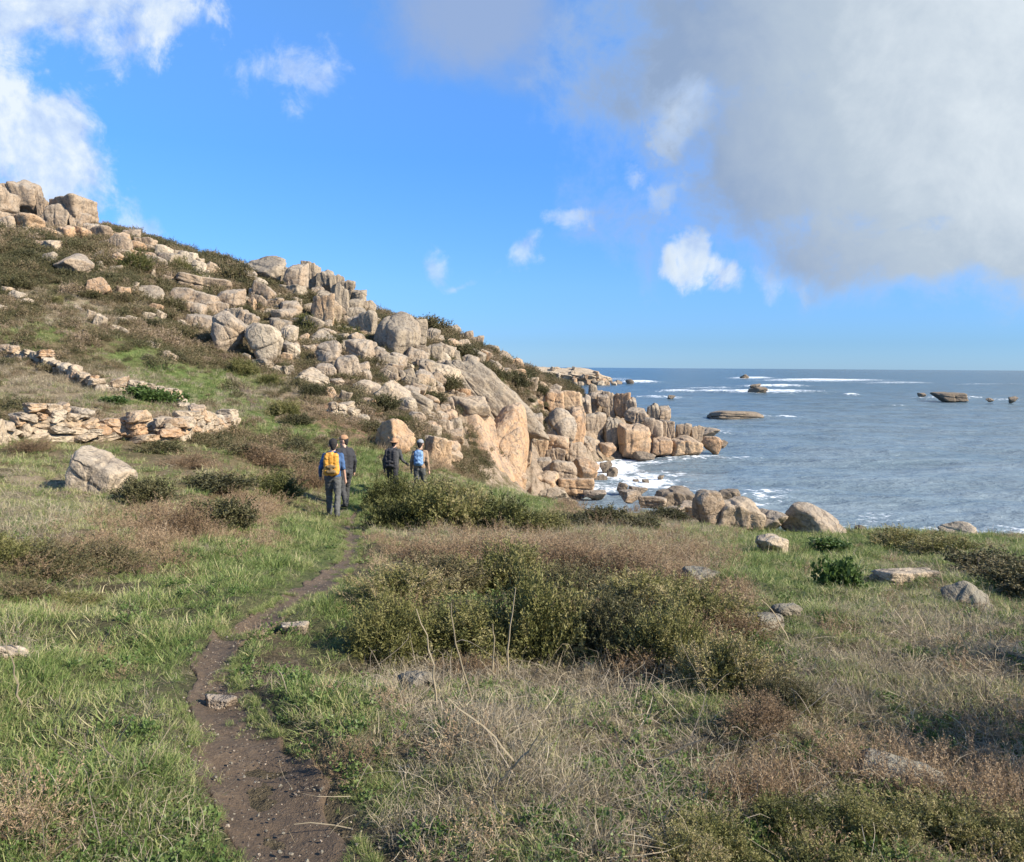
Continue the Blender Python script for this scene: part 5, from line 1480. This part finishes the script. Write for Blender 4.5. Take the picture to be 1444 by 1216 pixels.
# tall dry stalks rising out of the thicket: (foot pixel, tip pixel)
STALK = [((612, 1005), (585, 860)), ((670, 990), (640, 850)), ((690, 960), (692, 880)), ((724, 960), (724, 830)), ((735, 1090), (630, 985)), ((700, 1105), (765, 1030)), ((1110, 905), (1075, 845)), ((1310, 905), (1290, 860)), ((1330, 830), (1318, 788)), ((1360, 890), (1350, 850)), ((880, 1160), (830, 1180)), ((905, 1080), (1000, 1040)), ((120, 930), (160, 880)), ((20, 1000), (10, 900))]
for k, (a, b) in enumerate(STALK):
    g = hit(*a)
    tip = at(b[0], b[1], g[1] * 1.0 - 0.1)
    L = max(np.linalg.norm(tip - g), 0.15)
    d = (tip - g) / L
    r0 = np.random.RandomState(700 + k)
    t = np.linspace(-0.05, 1, 9)[:, None]
    pts = g + d * (L * t) + np.array([0.06, 0.03, 0]) * L * np.sin(t * 2.6 + r0.rand()) * r0.choice([-1, 1]) + r0.normal(0, 0.004, (9, 3))
    w = (0.0042 + 0.0006 * g[1]) * (1 - 0.6 * np.clip(t, 0, 1))
    ring = np.stack([pts + w * np.array([math.cos(q), math.sin(q) * 0.7, math.sin(q) * 0.7]) for q in (0, 1.57, 3.14, 4.71)], 1).reshape(-1, 3)
    Fs = [(s_ * 4 + q, s_ * 4 + (q + 1) % 4, s_ * 4 + 4 + (q + 1) % 4, s_ * 4 + 4 + q) for s_ in range(8) for q in range(4)]
    me = pm('dry_stalk', (ring, np.array(Fs), np.full(len(ring), 0.6 + 0.4 * r0.rand())), M_DRY)
    tag(link(bpy.data.objects.new('dry_stalk', me)), 'single tall pale dead stalk leaning above the plants around it', 'stalk', 'tall dead stalks')


# ------------------------------------------------------------------ people
def plain(name, col, rough=0.85, var=0.25, scale=30):
    m, N = new_mat(name)
    p = N.n('ShaderNodeTexCoord').outputs['Object']
    n = N.noise(p, scale, 4, 0.6)
    n2 = N.noise(p, 5, 4, 0.6)
    c = N.mix(N.math('MULTIPLY', N.sstep(n, 0.35, 0.75), var), col, tuple(min(1, x * 0.55) for x in col))
    bs = N.n('ShaderNodeBsdfPrincipled', ins={'Base Color': c, 'Roughness': rough, 'Normal': bump(N, n2, 0.5, 0.03)})
    out(N, bs.outputs[0])
    return m


SKIN = plain('skin', (0.50, 0.30, 0.21), 0.6, 0.15)


def capsules(lst):
    """list of (p0, r0, p1, r1[, flatten]) -> verts, faces of tapered round limbs"""
    bm = bmesh.new()
    for (p0, r0, p1, r1) in lst:
        p0, p1 = Vector(p0), Vector(p1)
        ax = p1 - p0
        L = max(ax.length, 1e-4)
        n = 10
        rot = ax.to_track_quat('Z', 'Y').to_matrix()
        rings = []
        prof = [(-r0 * math.cos(a), r0 * math.sin(a)) for a in (0.35, 0.8, 1.2, 1.57)] + [(L + r1 * math.cos(a), r1 * math.sin(a)) for a in (1.57, 1.2, 0.8, 0.35)]
        for (z, r) in prof:
            rings.append([bm.verts.new(p0 + rot @ Vector((math.cos(q * 6.2832 / n) * r, math.sin(q * 6.2832 / n) * r, z))) for q in range(n)])
        for a, b in zip(rings[:-1], rings[1:]):
            for q in range(n):
                bm.faces.new((a[q], a[(q + 1) % n], b[(q + 1) % n], b[q]))
        bm.faces.new(rings[0][::-1])
        bm.faces.new(rings[-1])
    return bm


def skinned(name, lst, mat, voxel=0.014, smooth=4, folds=0.0):
    bm = capsules(lst)
    me0 = bpy.data.meshes.new('tmp')
    bm.to_mesh(me0)
    bm.free()
    o0 = bpy.data.objects.new('tmp', me0)
    scene.collection.objects.link(o0)
    r = o0.modifiers.new('r', 'REMESH')
    r.mode = 'VOXEL'
    r.voxel_size = voxel
    s_ = o0.modifiers.new('s', 'SMOOTH')
    s_.iterations = smooth
    s_.factor = 0.5
    dg = bpy.context.evaluated_depsgraph_get()
    me = bpy.data.meshes.new_from_object(o0.evaluated_get(dg))
    bpy.data.objects.remove(o0, do_unlink=True)
    me.name = name
    if folds:                                        # cloth creases
        nv = len(me.vertices)
        co, no = np.zeros(nv * 3), np.zeros(nv * 3)
        me.vertices.foreach_get('co', co)
        me.vertices.foreach_get('normal', no)
        co, no = co.reshape(-1, 3), no.reshape(-1, 3)
        co += no * (folds * (fbm(co[:, 0] * 9 + len(lst), co[:, 1] * 9, co[:, 2] * 15, 3) + 0.6 * fbm(co[:, 0] * 22, co[:, 1] * 22, co[:, 2] * 34, 2)))[:, None]
        me.vertices.foreach_set('co', co.astype(np.float32).ravel())
        me.update()
    me.materials.clear()
    me.materials.append(mat)
    me.polygons.foreach_set('use_smooth', np.ones(len(me.polygons), bool))
    o = link(bpy.data.objects.new(name, me))
    return o


def mirror(pts):
    return [(-x, y, z) for (x, y, z) in pts]


def person(px, Y, heading, label, coat, legs, shoe, hairm, arms, stride, hatm=None, hat='cap', head_turn=0.0, bare=(False, False), lean=0.06, size=1.0):
    """arms: ((elbow),(wrist)) for left and right; stride: forward offset of left foot (right gets the opposite)"""
    e = bpy.data.objects.new('person', None)
    x = at(px, 640, Y)[0]
    z = float(H(np.array([x]), np.array([Y]))[0])
    e.location = (x, Y, z)
    e.rotation_euler = (0, 0, rad(heading))
    e.scale = (size,) * 3
    link(e)
    tag(e, label, 'person', 'hikers walking along the path')
    pel, chest, neck = (0, 0, 0.95), (0, lean * 0.7, 1.33), (0, lean, 1.47)
    hc = Vector((0, lean + 0.03, 1.62))
    ct, st_ = math.cos(head_turn), math.sin(head_turn)

    def hd(a, b, c):
        return (hc.x + a * ct - b * st_, hc.y + a * st_ + b * ct, hc.z + c)
    L = [(neck, 0.058, hd(0, -0.01, -0.06), 0.056), (hd(0, -0.02, 0.02), 0.088, hd(0, 0.01, 0.03), 0.088), (hd(0, 0.02, -0.06), 0.062, hd(0, 0.05, -0.085), 0.045),
         (hd(0, 0.09, -0.005), 0.014, hd(0, 0.112, -0.03), 0.016), (hd(0.088, 0, -0.01), 0.018, hd(0.092, -0.01, 0.025), 0.018), (hd(-0.088, 0, -0.01), 0.018, hd(-0.092, -0.01, 0.025), 0.018), (hd(-0.02, 0.085, -0.062), 0.011, hd(0.02, 0.085, -0.062), 0.011)]
    L += [((0, 0, 0.98), 0.07, chest, 0.06), (chest, 0.06, neck, 0.045)]
    J, T = [((-0.07, 0, 0.98), 0.125, (-0.08, lean * 0.7, 1.3), 0.13), ((0.07, 0, 0.98), 0.125, (0.08, lean * 0.7, 1.3), 0.13), ((-0.08, lean * 0.7, 1.3), 0.12, (-0.03, lean, 1.45), 0.075), ((0.08, lean * 0.7, 1.3), 0.12, (0.03, lean, 1.45), 0.075)], []
    T += [((-0.06, 0, 0.99), 0.118, (-0.07, 0, 0.9), 0.125), ((0.06, 0, 0.99), 0.118, (0.07, 0, 0.9), 0.125)]
    shoes = []
    for k, sx in enumerate((-1, 1)):
        sh = (sx * 0.185, lean * 0.85, 1.40)
        el, wr = arms[k]
        J.append(((sx * 0.1, lean * 0.85, 1.39), 0.075, sh, 0.066))
        J.append((sh, 0.064, el, 0.050))
        L += [(sh, 0.038, el, 0.034), (el, 0.036 if bare[k] else 0.03, wr, 0.027)]
        if not bare[k]:
            J.append((el, 0.049, wr, 0.037))
        ev, wv_ = Vector(el), Vector(wr)
        d = (wv_ - ev).normalized()
        inw = Vector((-sx, 0, 0))
        fw = d.cross(inw).normalized()
        palm = wv_ + d * 0.075
        L.append((tuple(wv_), 0.028, tuple(palm), 0.034))
        for q in range(4):
            off = fw * (0.024 - 0.016 * q)
            ln = (0.066, 0.074, 0.068, 0.052)[q]
            k1 = palm + off + d * ln * 0.5
            k2 = k1 + d * ln * 0.45 + inw * 0.02
            L += [(tuple(palm + off), 0.010, tuple(k1), 0.0095), (tuple(k1), 0.0095, tuple(k2), 0.008)]
        th = wv_ + d * 0.03 + fw * 0.03
        L += [(tuple(th), 0.012, tuple(th + d * 0.035 + fw * 0.022), 0.0105), (tuple(th + d * 0.035 + fw * 0.022), 0.0105, tuple(th + d * 0.062 + fw * 0.02 + inw * 0.01), 0.009)]
        s0 = stride if k == 0 else -stride
        an = (sx * 0.105, s0, 0.10 + max(0, -s0) * 0.15)
        kn = (sx * 0.108, s0 * 0.5 + 0.06, 0.50)
        hp = (sx * 0.085, 0, 0.90)
        T += [(hp, 0.112, kn, 0.077), (kn, 0.077, an, 0.066)]
        L += [(hp, 0.08, kn, 0.055), (kn, 0.052, an, 0.038)]
        toe = (an[0] + sx * 0.02, an[1] + 0.15, 0.045 if s0 >= 0 else 0.04)
        shoes.append([((an[0], an[1] - 0.04, an[2] - 0.05), 0.05, toe, 0.04), (an, 0.056, (an[0], an[1], an[2] - 0.05), 0.055)])
        L += [(an, 0.035, toe, 0.03)]
    parts = [skinned('body', L, SKIN, 0.010, 3), skinned('jacket', J, coat, 0.016, 4, 0.015), skinned('trousers', T, legs, 0.016, 4, 0.017)]
    for s_ in shoes:
        parts.append(skinned('shoe', s_, shoe, 0.012, 3))
    hl = [(hd(0, -0.03, 0.045), 0.096, hd(0, 0.0, 0.05), 0.092), (hd(0, -0.05, -0.01), 0.075, hd(0, -0.055, -0.05), 0.055)]
    parts.append(skinned('hair', hl, hairm, 0.012, 3))
    if hatm:
        cl_ = [(hd(0, -0.02, 0.075), 0.098, hd(0, 0.01, 0.08), 0.096)]
        if hat == 'cap':
            cl_ += [(hd(-0.05, 0.10, 0.058), 0.016, hd(-0.035, 0.16, 0.05), 0.012), (hd(0.05, 0.10, 0.058), 0.016, hd(0.035, 0.16, 0.05), 0.012), (hd(0, 0.09, 0.06), 0.017, hd(0, 0.175, 0.05), 0.013), (hd(-0.03, 0.1, 0.06), 0.016, hd(0.03, 0.1, 0.06), 0.016), (hd(-0.035, 0.155, 0.05), 0.012, hd(0.035, 0.155, 0.05), 0.012)]
        else:
            for q in range(14):
                a, b = q * 6.2832 / 14, (q + 1) * 6.2832 / 14
                cl_.append((hd(math.cos(a) * 0.135, math.sin(a) * 0.145, 0.045), 0.018, hd(math.cos(b) * 0.135, math.sin(b) * 0.145, 0.045), 0.018))
                cl_.append((hd(math.cos(a) * 0.08, math.sin(a) * 0.085, 0.05), 0.018, hd(math.cos(a) * 0.13, math.sin(a) * 0.14, 0.045), 0.018))
        parts.append(skinned('hat', cl_, hatm, 0.011, 2))
    for p_ in parts:
        p_.parent = e
    return e


def backpack(pe, lab, mat, pocket, strapm, w=0.30, h=0.50, d=0.17, lean=0.06, z0=0.98):
    b = bpy.data.objects.new('backpack', None)
    b.matrix_world = Matrix.Translation(pe.location) @ Matrix.Rotation(pe.rotation_euler.z, 4, 'Z') @ Matrix.Diagonal((*pe.scale, 1)) @ Matrix.Translation((0, -0.125 + lean * 0.5, z0))
    link(b)
    tag(b, lab, 'backpack')
    hw = w / 2 - 0.06
    y0 = -d / 2
    body = [((-hw, y0, 0.07), 0.085, (-hw * 0.9, y0, h - 0.09), 0.075), ((hw, y0, 0.07), 0.085, (hw * 0.9, y0, h - 0.09), 0.075), ((0, y0, 0.07), 0.095, (0, y0, h - 0.07), 0.085)]
    parts = [skinned('bag', body, mat, 0.014, 4, 0.018)]
    parts.append(skinned('pocket', [((-hw * 0.7, y0 - 0.085, 0.09), 0.045, (hw * 0.7, y0 - 0.085, 0.09), 0.045), ((-hw * 0.7, y0 - 0.085, 0.20), 0.04, (hw * 0.7, y0 - 0.085, 0.20), 0.04), ((0, y0 - 0.085, 0.09), 0.045, (0, y0 - 0.085, 0.22), 0.04)], pocket, 0.012, 3))
    for sx in (-1, 1):
        x = sx * 0.095
        pts = [(x, y0 + 0.05, h - 0.06), (x, 0.06, h + 0.0), (x, 0.17, h - 0.03), (x * 1.1, 0.265, h - 0.15), (x * 1.45, 0.24, h - 0.34), (x * 1.75, 0.10, 0.12), (x * 1.5, y0 + 0.04, 0.08)]
        parts.append(skinned('strap', [(pts[i], 0.022, pts[i + 1], 0.022) for i in range(len(pts) - 1)], strapm, 0.012, 2))
    for p_ in parts:
        p_.parent = parts[0] if p_.name.startswith('pocket') else b
    return b


C_BLACK, C_DGREY, C_GREY = plain('black_cloth', (0.022, 0.022, 0.025)), plain('charcoal_cloth', (0.045, 0.046, 0.046)), plain('grey_trousers', (0.085, 0.087, 0.082))
C_BLUE, C_YEL, C_LBLUE = plain('blue_shirt', (0.042, 0.095, 0.205)), plain('yellow_nylon', (0.60, 0.28, 0.035), 0.6, 0.45), plain('light_blue_nylon', (0.155, 0.27, 0.44), 0.7)
C_TAN, C_ORNG, C_PALE = plain('tan_jacket', (0.28, 0.19, 0.115)), plain('orange_tan_cloth', (0.36, 0.20, 0.105)), plain('pale_grey_cloth', (0.42, 0.43, 0.46))
C_BROWN, C_HAIR, C_GHAIR = plain('camouflage_brown', (0.17, 0.115, 0.05), 0.8, 0.6, 14), plain('black_hair', (0.015, 0.013, 0.012)), plain('grey_cap', (0.24, 0.25, 0.26))
dn = lambda sx, f=0.0, b=0.0: ((sx * 0.25, -0.04 + f * 0.3, 1.12), (sx * 0.27, 0.05 + f, 0.86))
p1 = person(469, 17.6, 4, 'hiker in blue shirt and grey trousers walking away with a yellow backpack', C_BLUE, C_GREY, C_DGREY, C_HAIR, (((-0.27, -0.02, 1.13), (-0.30, 0.12, 0.93)), dn(1)), 0.15, C_HAIR, 'cap', 0.2, (False, True), size=1.0)
backpack(p1, 'yellow backpack with brown base on the hiker in blue', C_YEL, C_BROWN, C_BLACK, 0.32, 0.52, 0.19)
p2 = person(487, 19.6, 38, 'hiker in black jacket and tan cap turned sideways on the path', C_BLACK, C_DGREY, C_DGREY, C_HAIR, (dn(-1, 0.1), dn(1, 0.02)), -0.19, C_ORNG, 'cap', 0.9, size=1.02)
p3 = person(553, 21.6, -12, 'hiker in dark clothes and tan hat bent under a black backpack', C_DGREY, C_BLACK, C_BLACK, C_HAIR, (dn(-1), ((0.29, 0.06, 1.14), (0.36, 0.26, 1.0))), 0.12, C_ORNG, 'brim', 0.0, lean=0.16, size=0.93)
backpack(p3, 'large black backpack on the hiker with the tan hat', C_BLACK, C_BLACK, C_BLACK, 0.36, 0.58, 0.2, lean=0.16, z0=0.9)
p4 = person(592, 21.8, -6, 'hiker in tan jacket and grey cap carrying a light blue backpack', C_TAN, C_GREY, C_DGREY, C_HAIR, (dn(-1), dn(1, -0.05)), -0.11, C_GHAIR, 'cap', -0.2, size=0.94)
backpack(p4, 'slim light blue backpack on the hiker in tan', C_LBLUE, C_LBLUE, C_BLACK, 0.25, 0.46, 0.13, z0=1.02)
print('people z', [tuple(round(c, 2) for c in p.location) for p in (p1, p2, p3, p4)])
